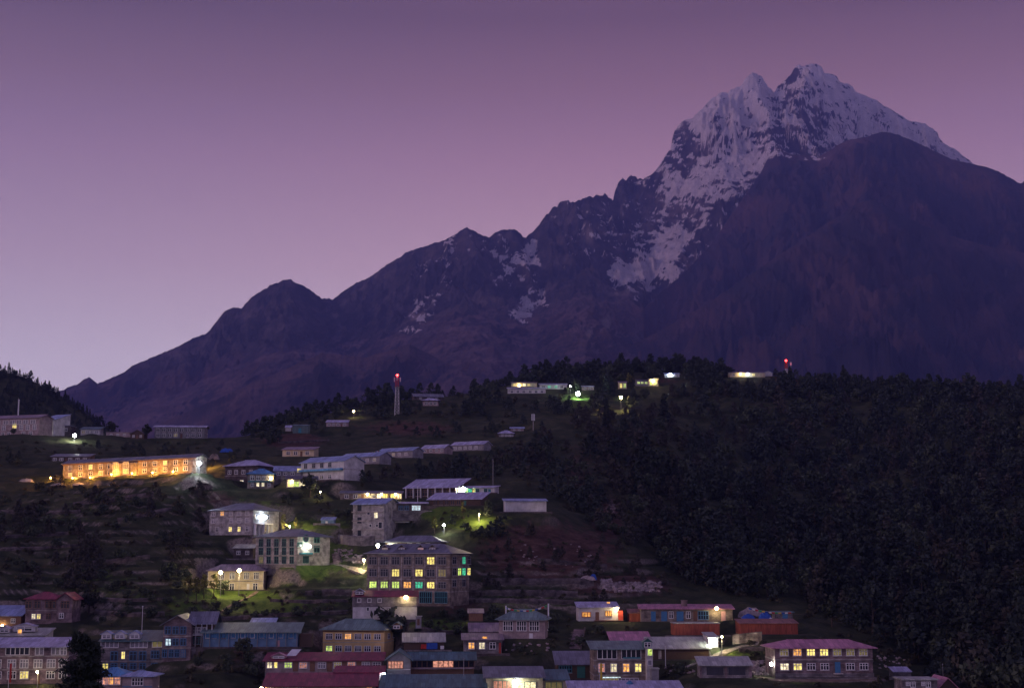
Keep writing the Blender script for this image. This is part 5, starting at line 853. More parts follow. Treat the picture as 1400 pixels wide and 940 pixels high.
for _ in range(900):                            # wooded hill at the left edge
    px = random.uniform(-60, 175); i = int(np.interp((px - 700) / F * .985, qs, np.arange(len(qs)))); Y = random.uniform(800, 1085); x = qs[i] * Y; z = float(ground_z(x, Y))
    a, b = project(x, Y, z)
    if b > 597 or b < 400: continue
    if covers(x, Y, z, 5, 1.5): continue
    kd = random.choice(['fir', 'fir', 'pine', 'round']); cand.append((kd, x, Y, z, random.uniform(.45, .95), a, b, 5 / Y))
for px in np.arange(-20, 162, 2.6):
    q = (px - 700) / F * .985; Y = 1080 + random.uniform(-8, 8); x = q * Y; z = float(ground_z(x, Y)); a, b = project(x, Y, z); cand.append(('fir' if random.random() < .75 else 'pine', x, Y, z, random.uniform(.4, .95), a, b, 6 / Y))
cand.sort(key=lambda c: -c[7])
cnt = {'tree': 0, 'bush': 0}; rest = {}
WORD = {'pine': 'layered dark pine', 'fir': 'narrow dark fir', 'round': 'rounded green tree', 'brown': 'brownish pine', 'slim': 'slim pale tree', 'bush': 'low dark bush'}
NAME = {'pine': 'pine_tree', 'fir': 'fir_tree', 'round': 'broadleaf_tree', 'brown': 'pine_tree', 'bush': 'bush'}
for c in cand:
    kd = c[0]; k = 'bush' if kd == 'bush' else 'tree'
    vis = -5 < c[5] < 1405 and c[6] < 945
    if vis and cnt[k] < (290 if k == 'tree' else 200):
        cnt[k] += 1; sz = 'small ' if c[4] < .6 and k == 'tree' else 'tall ' if c[4] > .95 else ''
        lab = sz + WORD[kd] + ' ' + where(c[5], c[6])
        tree(kd, c[1], c[2], c[4], lab, 'bush' if k == 'bush' else 'tree', NAME[kd], lab.replace(WORD[kd], WORD[kd] + 's'), z=c[3] - .1)
    else: rest.setdefault({'fir': 'needles', 'pine': 'needles', 'round': 'leaves', 'brown': 'needles_brown', 'bush': 'scrub_leaves', 'slim': 'leaves'}[kd], []).append(c)
V = []; T = []; MI = []
mats_ = ['needles', 'leaves', 'needles_brown', 'scrub_leaves']; LOW = {}
for kd, hh, rr, nq, lf in (('pine', 8, 3.3, 330, .52), ('fir', 9, 2.3, 300, .46), ('round', 6, 2.7, 330, .46), ('bush', 2.4, 1.7, 90, .4), ('brown', 7, 2.6, 300, .5)): LOW[kd] = [crown({'brown': 'pine'}.get(kd, kd), 900 + i, nq, hh, rr, lf) for i in range(6)]
for mi, mn in enumerate(mats_):
    for c in rest.get(mn, []):
        v, t = random.choice(LOW[c[0]]); a = random.uniform(0, 6.28); ca, sa = math.cos(a), math.sin(a); s_ = c[4]; w = np.empty_like(v)
        w[:, 0] = (v[:, 0] * ca - v[:, 1] * sa) * s_ + c[1]; w[:, 1] = (v[:, 0] * sa + v[:, 1] * ca) * s_ + c[2]; w[:, 2] = v[:, 2] * s_ + c[3] - .1
        V.append(w); T.append(np.clip(t + random.uniform(-.22, .22), 0, 1)); MI.append(np.full(len(v) // 4, mi))
me = bpy.data.meshes.new('forest'); v = np.concatenate(V); raw_mesh(me, v, np.arange(len(v)).reshape(-1, 4))
for mn in mats_: me.materials.append(MATS[mn])
a = me.attributes.new('tone', 'FLOAT', 'POINT'); a.data.foreach_set('value', np.concatenate(T).astype(np.float32)); me.polygons.foreach_set('material_index', np.concatenate(MI).astype(np.int32))
o = link('forest', me); tag(o, 'dense dark pine forest and scrub covering the slopes around the village', 'forest', kind='stuff')
print('trees', cnt, 'rest', sum(len(r) for r in rest.values()))
# ================================================================= TREES WITH A PLACE OF THEIR OWN
def at(px, py): 
    c = cast(px, py); return c if c else tuple(P(px, py, 600))
for i, (px, pb, hpx, lab) in enumerate([(257, 822, 34, 'leftmost and bushiest of the five thin lit trees below the cream lawn house'), (268, 823, 34, 'second from left of the thin lit trees below the cream lawn house'), (279, 818, 33, 'middle one of the thin lit trees, its crown against the cream house corner'), (292, 814, 30, 'thin tree in front of the left bright lamp of the cream lawn house'), (305, 812, 26, 'small dark thin tree between the two bright lamps of the cream lawn house')]):
    c_ = cast(px, pb); x, Y, z = c_; zt = float(qe(px, pb - hpx)[1]) * Y
    tree('slim' if i < 4 else 'round', x, Y, (zt - z) / 7., lab, 'tree', 'thin_tree', 'row of thin lit trees', z=z)
def single(kind, px, pb, hpx, lab, D=None, name='tree', i=None):
    c = at(px, pb); Y = D or c[1]; q, e = qe(px, pb); x = float(q) * Y; z = float(ground_z(x, Y)); zt = float(qe(px, pb - hpx)[1]) * Y
    H_ = {'round': 8.2, 'slim': 7.3, 'pine': 8.3, 'fir': 9.3, 'bush': 2.2}[kind]; H_ = {'round': 6 * .98}.get(kind, H_)
    return tree(kind, x, Y, max(.25, (zt - z) / H_), lab, 'tree' if kind != 'bush' else 'bush', name, z=z, i=i)
single('round', 121, 838, 36, 'large round tree right of the crimson-roofed house'); single('round', 332, 893, 24, 'dark round tree in front of the long grey-green teahouse', 345); single('round', 200, 599, 21, 'ball-shaped dark tree between the gabled hut and the dark valley-head lodge', 646)
single('round', 152, 590, 15, 'rounded green tree behind the pinkish stable at the valley head', 660); single('slim', 594, 729, 24, 'pale lit tree standing behind the attic of the biggest lodge', 436); single('slim', 633, 712, 26, 'yellow-green lit tree in front of the slanting-roofed dining hall', 448)
single('round', 640, 722, 18, 'dark round tree right of the yellow-green lit tree', 444); single('round', 532, 838, 14, 'small dark tree in front of the red-roofed white store', 375); single('round', 775, 540, 12, 'tree lit yellow-green just left of the crest floodlight', 862); single('slim', 860, 524, 15, 'bare-looking tree lit yellow above the small yellow-lit crest house', 876)
single('round', 18, 593, 9, 'small tree before the mauve lodge under its one lit window', 632); single('round', 424, 660, 14, 'dark tree in front of the glassed lit veranda', 482); single('round', 997, 516, 16, 'round dark tree at the left end of the long right crest lodge', 888); single('round', 744, 520, 0, 'dark crest tree behind the green-lit crest house', 890) if False else None
# the black tree close to the photographer
g = np.random.default_rng(5); V_, T_ = [], []
Y0 = 60.; bx = float(qe(112, 940)[0]) * Y0; bz = float(ground_z(bx, Y0)); top = float(qe(100, 868)[1]) * Y0; Ht = top - bz
for i in range(170):
    t = (i / 170) ** .42; zz = bz + Ht * (.15 + .85 * t); rr = .12 + 2.3 * (1 - t) ** .5 * g.uniform(.5, 1.15); a = g.uniform(0, 6.28); n_ = 90
    s_ = g.uniform(0, 1, n_) ** .6; c = np.stack([bx + rr * s_ * math.cos(a), Y0 + rr * s_ * math.sin(a), zz - rr * s_ * .12 + .1 * s_ ** 3], 1) + g.normal(size=(n_, 3)) * [.10, .10, .06]
    u = g.normal(size=(n_, 3)); u /= np.linalg.norm(u, axis=1)[:, None]; w = np.cross(u, g.normal(size=(n_, 3))); w /= np.linalg.norm(w, axis=1)[:, None]
    V_.append(np.stack([c - u * .11, c - w * .035, c + u * .11, c + w * .035], 1).reshape(-1, 3)); T_.append(np.full(n_ * 4, g.uniform(.1, .6)))
V_ = np.concatenate(V_); t_ = thing('fir_tree', (bx, Y0, bz), 'black silhouetted fir top close to the camera in front of the lilac lodge', 'tree')
me = tone_mesh('crown', V_ - np.array([bx, Y0, bz]), np.concatenate(T_), 'needles'); link('crown', me, t_); link('trunk', MB().rod((0, 0, -1), (-.1, 0, Ht * .97), .28, .03, 8).mesh('trunk', 'bark'), t_)

# ================================================================= LAMPS, TOWERS, POLES
def clear_D(px, py, D, h):
    q, e = (float(v) for v in qe(px, py)); cl = e * D - float(ground_z(q * D, D))
    if 1.6 < cl < h + 3.5: return D
    i = int(round(float(np.interp(q, qs, np.arange(len(qs)))))); g_ = e * ys - Z[i]; ok = np.where((ys > 250) & (g_ < h))[0]; j = ok[0] if len(ok) else None
    return float(ys[j]) if j else D
def street_lamp(px, py, D, h, power, c, label, r=.35, name='street_lamp', group=None):
    D = clear_D(px, py, D, h); p = P(px, py, D); z = float(ground_z(p.x, D)); h = max(2.2, p.z - z); o = thing(name, (p.x, p.y, p.z - h), label, 'lamp', group)
    link('pole', MB().rod((0, .5, -1), (0, .5, h + .4), .09, .06).rod((0, .5, h + .35), (0, 0, h + .45), .05).mesh('pole', 'metal_grey'), o)
    link('lamp_head', MB().box(-.3, .3, -.3, .3, h + .25, h + .4).mesh('lamp_head', 'metal_grey'), o); link('bulb', MB().ball((0, 0, h), r * 1.25, 1, 12, 8).mesh('bulb', 'bulb_' + c), o)
    light(o, (0, -.5, h - .3), power, LC[c], .3); return o
street_lamp(272, 633, 466, 4, 2600, 'blue', 'blinding blue-white floodlight at the right end of the orange-lit lodge', .55, 'floodlight')
street_lamp(281, 627, 478, 4, 7000, 'orange', 'strong orange lamp just right of the blue-white floodlight', .45)
street_lamp(102, 595, 650, 3, 3200, 'white', 'bright white floodlight between the dark square house and the low white shed', .55, 'floodlight')
street_lamp(790, 538, 840, 9, 90000, 'green', 'largest greenish-white floodlight on the crest', .95, 'floodlight')
street_lamp(849, 543, 840, 8, 22000, 'warm', 'yellow lamp on the crest right of the greenish floodlight', .6)
street_lamp(483.5, 562, 770, 3, 260, 'warm', 'single small yellow lamp under the left crest trees', .4)
street_lamp(516.5, 745, 418, 5, 2000, 'white', 'white lamp at the top left corner of the biggest lodge', .38)
street_lamp(301.8, 782, 415, 6, 1500, 'warm', 'left one of the two bright lamps before the cream lawn house', .42)
street_lamp(327, 779.5, 416, 6, 1500, 'warm', 'right one of the two bright lamps before the cream lawn house, on a straight pole', .45)
street_lamp(607, 717, 446, 4, 420, 'white', 'lamp behind the pale lit tree above the biggest lodge', .3)
street_lamp(51, 918, 326, 5, 260, 'warm', 'lamp post in front of the lilac lodge at the lower left', .2)
street_lamp(987, 870, 350, 4, 500, 'warm', 'lamp on a post at the top of the stone path', .16)
street_lamp(497.5, 765, 424, 3, 900, 'warm', 'lamp at the lit stone arch left of the biggest lodge', .25)
street_lamp(396, 719, 452, 3, 1300, 'warm', 'small added warm lamp lighting the yellow-lit tree behind the corner hotel', .14); single('slim', 388, 722, 20, 'yellow-lit tree behind the left roof of the corner hotel', 458); single('slim', 404, 720, 14, 'low yellow-lit tree right of the grey hotel', 460)  # extra lamp put in to light this foliage yellow, not a known source
street_lamp(655, 703, 450, 3, 900, 'warm', 'small lamp among the dark round trees above the biggest lodge', .14); single('round', 655, 716, 13, 'bright green lit tree under the slanting-roofed hall', 447)
street_lamp(780, 528, 860, 6, 700, 'white', 'high small lamp up left of the greenish floodlight', .4)
street_lamp(438, 672, 484, 3, 200, 'warm', 'small lamp at the right end of the glassed veranda', .15)
for i, px in enumerate((80, 110, 134, 163, 191, 219, 247)):
    py = base(px) - 1.5; a, b, z, Y = STONE_LODGE.loc('F', px, py); c, s = STONE_LODGE.c, STONE_LODGE.s; X_ = STONE_LODGE.C.x + a * c + 3.6 * s; Y_ = STONE_LODGE.C.y + a * s - 3.6 * c; z_ = float(ground_z(X_, Y_))
    o = thing('ground_lamp', (X_, Y_, z_), ('first', 'second', 'third', 'fourth', 'fifth', 'sixth', 'last')[i] + ' from the left of the orange ground lamps along the stone lodge', 'lamp', 'orange ground lamps along the stone lodge')
    link('post', MB().rod((0, 0, -.3), (0, 0, .75), .07).mesh('post', 'metal_grey'), o); link('bulb', MB().ball((0, 0, .9), .26).mesh('bulb', 'bulb_orange'), o); light(o, (0, 0, 1.3), 1150, (1, .42, .06), .2)
def lattice(px, pb, pt, D, w, label, redtop=.35, plat=True):
    p = P(px, pb, D); zt = P(px, pt, D).z; H_ = zt - p.z; o = thing('radio_tower', (p.x, D, p.z), label, 'tower')
    def leg(z): return w * (1 - .45 * z / H_)
    for nm, mt, z0, z1 in (('lower_mast', 'metal_white', -1, H_ * (1 - redtop)), ('upper_mast', 'paint_red', H_ * (1 - redtop), H_)):
        m = MB(); k = max(3, int((z1 - z0) / 1.8))
        for j in range(k):
            a, b = z0 + (z1 - z0) * j / k, z0 + (z1 - z0) * (j + 1) / k; A_, B_ = leg(max(a, 0)) / 2, leg(b) / 2; cs = [(-1, -1), (1, -1), (1, 1), (-1, 1)]
            for i in range(4):
                u, v2 = cs[i], cs[(i + 1) % 4]; m.rod((u[0] * A_, u[1] * A_, a), (u[0] * B_, u[1] * B_, b), .09, n=4).rod((u[0] * A_, u[1] * A_, a), (v2[0] * B_, v2[1] * B_, b), .05, n=4).rod((v2[0] * A_, v2[1] * A_, a), (u[0] * B_, u[1] * B_, b), .05, n=4).rod((u[0] * B_, u[1] * B_, b), (v2[0] * B_, v2[1] * B_, b), .05, n=4)
        link(nm, m.mesh(nm, mt), o)
    if plat: z = H_ * (1 - redtop); link('platform', MB().box(-w * .62, w * .62, -w * .62, w * .62, z - .1, z + .15).mesh('platform', 'paint_grey'), o); link('antenna_panel', MB().box(-w * .7, -w * .55, -.2, .2, H_ * .88, H_ * .97).box(w * .55, w * .7, -.2, .2, H_ * .88, H_ * .97).box(-.2, .2, -w * .7, -w * .55, H_ * .9, H_ * .98).mesh('antenna_panel', 'metal_white'), o)
    link('warning_light', MB().ball((0, 0, H_ + .5), .62).mesh('warning_light', 'bulb_red'), o); light(o, (0, -.6, H_ + .9), 500, (1, .05, .05), .3); return o
lattice(542.5, 577, 514, 775, 2.6, 'tall lattice radio tower with red top and red lamp among the left crest trees', .24)
lattice(1075, 508, 494, 895, 1.2, 'short red-lit mast on the right crest', .7, False).children[-2].scale = (1.5, 1.5, 1.0)
p = P(1081.5, 508, 897); o = thing('antenna_mast', tuple(p), 'thin pale antenna mast right beside the red-lit mast', 'mast'); link('pole', MB().rod((0, 0, -2), (0, 0, 6.3), .14, .08).mesh('pole', 'metal_white'), o); link('antenna_panel', MB().box(-.5, .5, -.2, .2, 4.2, 6.1).mesh('antenna_panel', 'metal_white'), o); link('equipment_cabinet', MB().box(-1.4, .4, -.6, .6, -1, 1.6).mesh('equipment_cabinet', 'paint_brown'), o)
p = P(729, 585, 662); o = thing('cell_antenna', tuple(p), 'cell antenna with three pale panels on the nose of the spur', 'antenna'); link('pole', MB().rod((0, 0, -1), (0, 0, 7), .16, .12).mesh('pole', 'metal_grey'), o)
for a in (-.6, 0, .6): link('antenna_panel', MB().box(a - .17, a + .17, -.35 + abs(a) * .3, -.15 + abs(a) * .3, 3.6, 6.6).mesh('antenna_panel', 'metal_white'), o)
def pole(px, pb, pt, D, label, name='flag_pole', r=.09, m='metal_white', flag=None):
    p = P(px, pb, D); z = float(ground_z(p.x, D)); H_ = P(px, pt, D).z - z; o = thing(name, (p.x, D, z), label, 'pole'); link('pole', MB().rod((0, 0, -.8), (0, 0, H_), r, r * .7).mesh('pole', m), o)
    if flag: link('flag', MB().box(.1, .55, -.02, .02, H_ * .35, H_ * .97).mesh('flag', flag), o)
    else: link('finial', MB().ball((0, 0, H_ + .1), .16).mesh('finial', m), o)
    return o
pole(24, 567, 544, 652, 'tall pole rising behind the mauve lodge at the far left', r=.14, m='metal_grey', flag='cloth_white'); pole(571, 692, 665, 468, 'thin white pole in front of the lilac pavilion roof', r=.11); pole(674, 672, 628, 492, 'dark thin pole right of the middle terrace below the spur', 'utility_pole', m='metal_grey')
pole(634, 925, 900, 322, 'pole before the teal-roofed teahouse', 'utility_pole', m='metal_grey'); pole(910, 912, 884, 346, 'white post under the long corrugated roof', 'white_post', r=.12); pole(1290, 938, 908, 312, 'thin wire pole above the pink-gabled house', 'utility_pole', m='metal_grey', r=.06); pole(194, 860, 829, 356, 'pale post behind the dormered lodge', r=.08)
pole(820, 932, 905, 324, 'prayer flag pole before the three-storey lit lodge', 'prayer_flag_pole', r=.06, flag='cloth_yellow'); pole(12, 925, 905, 325, 'small flag pole before the lilac lodge', 'prayer_flag_pole', r=.06, flag='cloth_red')
def flags(pts, label, size=.42, gap_=.75, sag=1.0):
    """a rope of little prayer flags hung between world points"""
    o = thing('prayer_flags', pts[0], label, 'prayer flags'); p0 = Vector(pts[0]); p1 = Vector(pts[1]); L_ = (p1 - p0).length; n_ = max(4, int(L_ / gap_)); m = MB(); P_ = []
    for i in range(n_ + 1): t = i / n_; P_.append((p1 - p0) * t - Vector((0, 0, 4 * sag * t * (1 - t))))
    for a, b in zip(P_[:-1], P_[1:]): m.rod(a, b, .025, n=3)
    link('rope', m.mesh('rope', 'cloth_white'), o); cl = ['cloth_blue', 'cloth_white', 'cloth_red', 'cloth_green', 'cloth_yellow']
    for i in range(n_):
        a, b = P_[i], P_[i + 1]; d = (b - a) * .85; j = random.uniform(-.15, .15); link('flag', MB().add([a, a + d, a + d + Vector((j, .1, -size)), a + Vector((j, .1, -size)), a + Vector((0, .02, 0)), a + d + Vector((0, .02, 0)), a + d + Vector((j, .12, -size)), a + Vector((j, .12, -size))], [(0, 3, 2, 1), (4, 5, 6, 7), (0, 1, 5, 4), (3, 7, 6, 2), (1, 2, 6, 5), (0, 4, 7, 3)]).mesh('flag', cl[i % 5]), o)
ra, rb_ = P(690.5, 829, 366), P(748.5, 826, 364)
for p, l in ((ra, 'left'), (rb_, 'right')): o = thing('prayer_flag_pole', (p.x, p.y, p.z - 4), l + ' roof pole carrying the prayer flags over the hip-roofed house', 'pole'); link('pole', MB().rod((0, 0, -2), (0, 0, 4.6), .08, .05).mesh('pole', 'timber_brown'), o); link('flag', MB().box(.05, .4, -.02, .02, 1.2, 4.3).mesh('flag', 'cloth_white'), o)
flags([ra, rb_], 'sagging string of prayer flags over the hip-roofed house', sag=1.1)
flags([P(244, 822, 408), P(304, 818, 408)], 'prayer flags strung between the thin lit trees', .5, .9, .8); flags([P(1024, 830, 378), P(1082, 836, 378)], 'small flags over the blue tarpaulins at the right end of the village', .4, .8, .5); flags([P(812, 908, 326), P(826, 932, 330)], 'short slanting flag string before the three-storey lit lodge', .3, .6, .2)
flags([P(440, 628, 540), P(520, 615, 580)], 'long line of pale little flags above the longest row house', .35, 1.0, .6)
# ================================================================= WALLS, PATHS, STAIRS, TARPAULINS, RUBBLE
def drape(pts, D=None, step=1.5):
    """follow photo points down onto the ground"""
    out = []
    for (a, b), (c, d) in zip(pts[:-1], pts[1:]):
        n_ = max(2, int(math.hypot(c - a, d - b) / 4))
        for i in range(n_): p = cast(a + (c - a) * i / n_, b + (d - b) * i / n_); out.append(p) if p else None
    p = cast(*pts[-1]); out.append(p) if p else None; return [Vector(p) for p in out]
def strip(name, pts, w, m, label, cat, up=.12, h=0, kind='structure'):
    P_ = drape(pts)
    if len(P_) < 2: return
    mb = MB(); L_, R_ = [], []
    for i, p in enumerate(P_):
        d = (P_[min(i + 1, len(P_) - 1)] - P_[max(i - 1, 0)]); d.z = 0; d = d.normalized() if d.length > 0 else Vector((1, 0, 0)); s_ = Vector((-d.y, d.x, 0)) * w / 2
        for k, S_ in ((1, L_), (-1, R_)): q = p + s_ * k; q.z = max(float(ground_z(q.x, q.y)), p.z - .4) + up + h; S_.append(q)
    for i in range(len(P_) - 1): mb.slab(L_[i], R_[i], R_[i + 1], L_[i + 1], (h if h else .25) + .35)
    o = link(name, mb.mesh(name, m)); tag(o, label, cat, kind=kind); return o
mat('path_stone', (.34, .30, .24), .9, var=.3, scale=1.2, bump=.1); mat('dirt', (.22, .16, .12), .95, var=.3, scale=.8)
strip('path', [(936, 912), (960, 903), (985, 893), (1010, 884), (1040, 879)], 1.6, 'path_stone', 'lit stone path climbing to the right of the floodlit end wall', 'path'); strip('path', [(452, 770), (470, 773), (486, 778), (499, 783)], 1.4, 'path_stone', 'lit path between the corner hotel and the biggest lodge', 'path')
strip('path', [(1035, 925), (1060, 929), (1130, 929), (1200, 926)], 2.2, 'dirt', 'dirt terrace path in front of the pink-roofed lodge', 'path'); strip('path', [(300, 838), (318, 826), (340, 816), (352, 808)], 1.0, 'dirt', 'footpath below the cream lawn house', 'path'); strip('path', [(288, 672), (300, 683), (316, 692)], 1.2, 'dirt', 'short footpath left of the brown two-storey house', 'path')
strip('stone_wall', [(462, 742), (478, 744), (495, 745), (512, 744)], .6, 'stone_grey', 'stone terrace wall under the unfinished tower block', 'wall', h=2.6, kind=None); strip('stone_wall', [(1002, 880), (1020, 878), (1042, 876)], .5, 'stone_tan', 'lit rubble wall below the long red shed', 'wall', h=2.2, kind=None)
strip('stone_wall', [(735, 768), (760, 770), (800, 772), (830, 776)], .5, 'stone_dark', 'low dark field wall on the dry red slope', 'wall', h=.7, kind=None); strip('stone_wall', [(660, 796), (720, 797), (790, 796), (812, 799)], .5, 'stone_dark', 'long field wall above the terraces right of the biggest lodge', 'wall', h=.9, kind=None); strip('stone_wall', [(640, 812), (700, 812), (790, 813)], .5, 'stone_dark', 'second field wall, one terrace lower, right of the biggest lodge', 'wall', h=.8, kind=None)
strip('stone_wall', [(417, 812), (450, 810), (480, 811)], .5, 'stone_dark', 'field wall left of the red-roofed white store', 'wall', h=.7, kind=None); strip('stone_wall', [(0, 700), (50, 702), (110, 700)], .5, 'stone_dark', 'uppermost field wall on the dark left terraces', 'wall', h=.6, kind=None); strip('stone_wall', [(0, 752), (60, 750), (110, 746)], .5, 'stone_dark', 'lower field wall on the dark left terraces', 'wall', h=.6, kind=None)
strip('stone_wall', [(160, 712), (200, 704), (235, 696)], .5, 'stone_dark', 'slanting field wall below the orange-lit lodge', 'wall', h=.6, kind=None); strip('stone_wall', [(930, 880), (950, 884), (990, 880)], .4, 'stone_tan', 'short wall between the corrugated roof and the path', 'wall', h=.7, kind=None)
for pts, l in [([(0, 735), (60, 733), (112, 728)], 'middle field wall on the dark left terraces'), ([(118, 772), (160, 768), (205, 762)], 'field wall below the bushes left of the corner hotel'), ([(105, 818), (170, 822), (235, 820)], 'field wall right of the large round tree'), ([(130, 838), (180, 842), (225, 840)], 'lowest field wall above the dormered lodge'), ([(300, 848), (380, 842), (475, 838)], 'long field wall above the long grey-green teahouse'), ([(370, 822), (420, 824), (476, 822)], 'field wall under the lit lawn left of the red-roofed store'), ([(575, 862), (610, 866), (632, 866)], 'short wall above the market stall'), ([(640, 822), (720, 823), (785, 824)], 'lowest terrace wall right of the biggest lodge'), ([(380, 606), (420, 604), (450, 603)], 'wall across the brown field under the crest'), ([(100, 690), (160, 684), (210, 676)], 'upper slanting field wall just below the orange-lit lodge'), ([(1010, 890), (1045, 888)], 'low wall right of the stone path')]:
    strip('stone_wall', pts, .5, 'stone_dark', l, 'wall', h=.7, kind=None)
def stairs(px, p0, p1, w, n_, label):
    a, b = Vector(at(px[0], p0)), Vector(at(px[1], p1)); o = thing('stone_stairs', tuple(a), label, 'stairs')
    d = b - a; m = MB()
    for i in range(n_): q = d * (i / n_); m.box(q.x - w / 2, q.x + w / 2, q.y, q.y + max(.35, d.y / n_), q.z - 1.2, q.z + abs(d.z) / n_ + .15)
    link('steps', m.mesh('steps', 'stone_pink'), o); link('side_wall', MB().slab((w / 2, 0, .6), (w / 2 + .35, 0, .6), (d.x + w / 2 + .35, d.y, d.z + .6), (d.x + w / 2, d.y, d.z + .6), 1.4).mesh('side_wall', 'stone_dark'), o)
stairs((786, 792), 886, 860, 2.6, 16, 'stone stairs climbing the bank right of the hip-roofed house'); stairs((462, 458), 770, 757, 2.2, 9, 'lit stone steps right of the corner hotel')
def rocks(name, pts, n_, s0, s1, label, m='stone_pink'):
    mb = MB(); g = random.Random(3)
    for i in range(n_):
        x, y, rx, ry = g.choice(pts); c = cast(x + g.uniform(-rx, rx), y + g.uniform(-ry, ry))
        if not c: continue
        s_ = g.uniform(s0, s1); k = len(mb.v); mb.ball((c[0], c[1], c[2] + s_ * .2), s_, .7, 6, 4)
        for j in range(k, len(mb.v)): v_ = mb.v[j]; mb.v[j] = (v_[0] + g.uniform(-.2, .2) * s_, v_[1] + g.uniform(-.2, .2) * s_, v_[2] + g.uniform(-.2, .2) * s_)
    o = link(name, mb.mesh(name, m)); tag(o, label, 'rocks', kind='stuff')
mat('rubble_stone', (.42, .34, .32), .9, var=.3, scale=1); rocks('rubble', [(850, 802, 26, 5), (885, 800, 18, 5), (870, 806, 30, 3), (830, 797, 8, 6)], 260, .2, .75, 'pale rubble and broken stone above the blue-door row', 'rubble_stone'); rocks('rubble', [(470, 757, 12, 6), (490, 764, 8, 6)], 70, .2, .6, 'lit heap of stones left of the biggest lodge', 'rubble_stone'); rocks('rubble', [(1040, 912, 12, 8), (1045, 920, 14, 3)], 60, .3, .8, 'lit pale boulders left of the pink-roofed lodge', 'rubble_stone')
rocks('rubble', [(720, 885, 30, 6), (780, 905, 20, 5), (930, 915, 20, 6), (1220, 905, 20, 10), (760, 760, 60, 16)], 120, .15, .5, 'scattered stones on the village banks', 'rubble_stone')
def tarp(px0, px1, pb, hpx, m, label, dep=2.5, name='tarpaulin', sub=None):
    a, b = at(px0, pb), at(px1, pb); D = (a[1] + b[1]) / 2; x0, x1 = float(qe(px0, pb)[0]) * D, float(qe(px1, pb)[0]) * D; z = float(ground_z((x0 + x1) / 2, D)); H_ = hpx * D / F; n_, k = 10, 6; v = []; g = random.Random(int(px0)); f = []
    for i in range(n_ + 1):
        for j in range(k + 1): t, u = i / n_, j / k; e = math.sin(math.pi * t) ** .4 * math.sin(math.pi * u) ** .5; v.append(((x0 - x1) / 2 + (x1 - x0) * t, dep * (u - .5), -.2 + H_ * e * g.uniform(.85, 1.1)))
    for i in range(n_):
        for j in range(k): q = i * (k + 1) + j; f.append((q, q + k + 1, q + k + 2, q + 1))
    o = link(name, MB().add(v, f).mesh(name, m), None, ((x0 + x1) / 2, D, z)); tag(o, label, 'tarpaulin'); md = o.modifiers.new('cloth', 'SOLIDIFY'); md.thickness = .06
tarp(1012, 1034, 849, 12, 'cloth_blue', 'left blue tarpaulin heap behind the long red shed'); tarp(1036, 1056, 849, 12, 'cloth_blue', 'right blue tarpaulin with white cloth behind the long red shed'); tarp(1008, 1045, 842, 13, 'rubble_stone', 'grey brown covered heap behind the blue tarpaulins', 4, 'covered_heap'); tarp(1050, 1058, 850, 7, 'cloth_white', 'small white bundle between blue tarpaulin and teal-roofed hut', 1.5, 'bundle')
tarp(792, 815, 793, 6, 'rubble_stone', 'pale sheet heap beside the blue sheet above the terraces', 2, 'covered_heap'); tarp(806, 816, 792, 8, 'cloth_blue', 'small blue sheet on the pale heap above the terraces', 1.5)
tarp(26, 46, 658, 5, 'stone_pale', 'whitish tent at the left of the orange-lit lodge', 2.5, 'tent'); tarp(70, 95, 662, 4, 'stone_pale', 'pale covered heap under the left corner of the orange-lit lodge', 2.5, 'covered_heap'); tarp(99, 118, 662, 4, 'stone_pale', 'second pale covered heap, just right of the first, before the orange-lit lodge', 2.5, 'covered_heap'); tarp(286, 300, 628, 9, 'stone_tan', 'lit orange boulder heap right of the orange lamp', 3, 'covered_heap'); tarp(301, 319, 618, 6, 'cloth_blue', 'bluish tent up right of the orange lamp', 3, 'tent')
tarp(268, 286, 660, 4, 'stone_tan', 'lit pale awning heap just under the blue-white floodlight', 3, 'covered_heap')
o = thing('shrine_hut', P(572, 853, 372), 'small pale shrine box on the bank below the red-roofed store', 'hut'); link('wall', MB().box(-.7, .7, 0, 1.4, -1, 2.0).mesh('wall', 'plaster_grey'), o); link('roof', MB().box(-.9, .9, -.2, 1.6, 2.003, 2.15).mesh('roof', 'roof_pale'), o); link('door', MB().box(-.3, .3, -.05, 0, -.2, 1.4).mesh('door', 'paint_brown'), o)
o = thing('water_tank', P(861, 941, 310), 'bright blue round water tank on the wide pale blue roof at the bottom edge', 'tank'); link('tank_body', MB().rod((0, 0, -.3), (0, 0, 1.3), .75, n=16).rod((0, 0, 1.3), (0, 0, 1.6), .75, .3, n=16).mesh('tank_body', 'paint_blue'), o); link('lid', MB().rod((0, 0, 1.603), (0, 0, 1.72), .32, n=12).mesh('lid', 'paint_blue'), o)
# ================================================================= SKY, AIR, SUN, CAMERA
w = bpy.data.worlds.new('World'); scene.world = w; w.use_nodes = True; nt = w.node_tree; N, L = nt.nodes, nt.links; bg = N['Background']
tc = N.new('ShaderNodeTexCoord'); sp = N.new('ShaderNodeSeparateXYZ'); L.new(tc.outputs['Generated'], sp.inputs[0])
FRONT = [(0, (1.2, .86, 1.04)), (.13, (1.06, .73, .88)), (.20, (.84, .49, .61)), (.27, (.61, .312, .405)), (.32, (.40, .193, .23)), (.365, (.23, .11, .132)), (1, (.15, .11, .24))]
BACK = [(0, (.98, .68, .86)), (.15, (.88, .60, .84)), (.4, (.46, .35, .62)), (1, (.15, .11, .24))]
f_ = ramp(sp.outputs[2], FRONT); b_ = ramp(sp.outputs[2], BACK); k_ = mrange(sp.outputs[1], .4, -.5)
c_ = mix(k_, f_, b_)
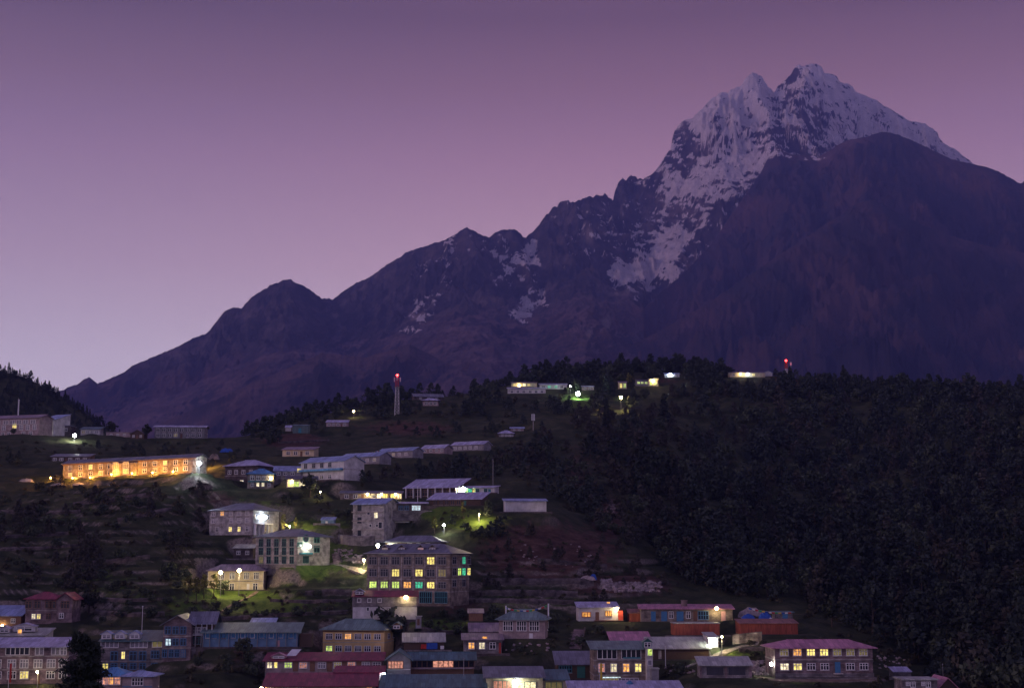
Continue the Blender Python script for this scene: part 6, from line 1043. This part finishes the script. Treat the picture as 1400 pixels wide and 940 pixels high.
# slightly bluer and darker towards the left of the view
l_ = mrange(sp.outputs[0], .25, -.36); c_ = mix(l_, c_, mix(1.0, c_, (.84, 1.0, 1.04), 'MULTIPLY'))
r_ = mrange(sp.outputs[0], -.05, .36); c_ = mix(r_, c_, mix(1.0, c_, (.90, .97, 1.02), 'MULTIPLY'))
sky = N.new('ShaderNodeTexSky'); sky.sky_type = 'NISHITA'; sky.sun_disc = False; sky.sun_elevation = math.radians(2); sky.sun_rotation = math.radians(235); sky.altitude = 3400
sm = mix(1.0, sky.outputs[0], (.012, .008, .014), 'MULTIPLY'); c_ = mix(1.0, c_, sm, 'ADD')
L.new(c_, bg.inputs[0]); bg.inputs[1].default_value = SKY_STRENGTH
sd = bpy.data.lights.new('afterglow', 'SUN'); sd.energy = SUN_E; sd.angle = math.radians(14); sd.color = (1, .60, .64); so = bpy.data.objects.new('afterglow', sd); col.objects.link(so)
d = Vector((.92, .32, -.24)).normalized(); so.rotation_euler = d.to_track_quat('-Z', 'Y').to_euler()
hz = bpy.data.materials.new('haze'); hz.use_nodes = True; nt = hz.node_tree; N2 = nt.nodes; N2.remove(N2['Principled BSDF']); pv = N2.new('ShaderNodeVolumePrincipled'); pv.inputs['Density'].default_value = HAZE; pv.inputs['Color'].default_value = (*HAZE_C, 1); pv.inputs['Anisotropy'].default_value = .1
nt.links.new(pv.outputs[0], N2['Material Output'].inputs['Volume'])
if HAZE > 0: o = link('haze', MB().box(-14500, 14500, -6500, 10000, -345, 3200).mesh('haze', hz)); tag(o, 'thin blue evening air', 'haze', kind='stuff')
cd = bpy.data.cameras.new('camera'); cd.sensor_width = 36; cd.lens = F / 1400 * 36; cd.clip_end = 40000; cd.clip_start = .5
co = bpy.data.objects.new('camera', cd); col.objects.link(co); co.location = (0, 0, 0); co.rotation_euler = (math.pi / 2 + A, 0, 0); scene.camera = co
vs = scene.view_settings; scene.display_settings.display_device = 'sRGB'; vs.view_transform = 'Standard'; vs.look = 'None'; vs.exposure = 0; vs.gamma = 1
cy = scene.cycles; cy.use_denoising = True; cy.max_bounces = 5; cy.diffuse_bounces = 2; cy.glossy_bounces = 2; cy.transmission_bounces = 1; cy.volume_bounces = 0; cy.sample_clamp_indirect = 3; cy.sample_clamp_direct = 0; cy.use_light_tree = True; cy.caustics_reflective = False; cy.caustics_refractive = False; cy.blur_glossy = 1
try: cy.denoiser = 'OPENIMAGEDENOISE'; cy.denoising_input_passes = 'RGB_ALBEDO_NORMAL'
except Exception: pass
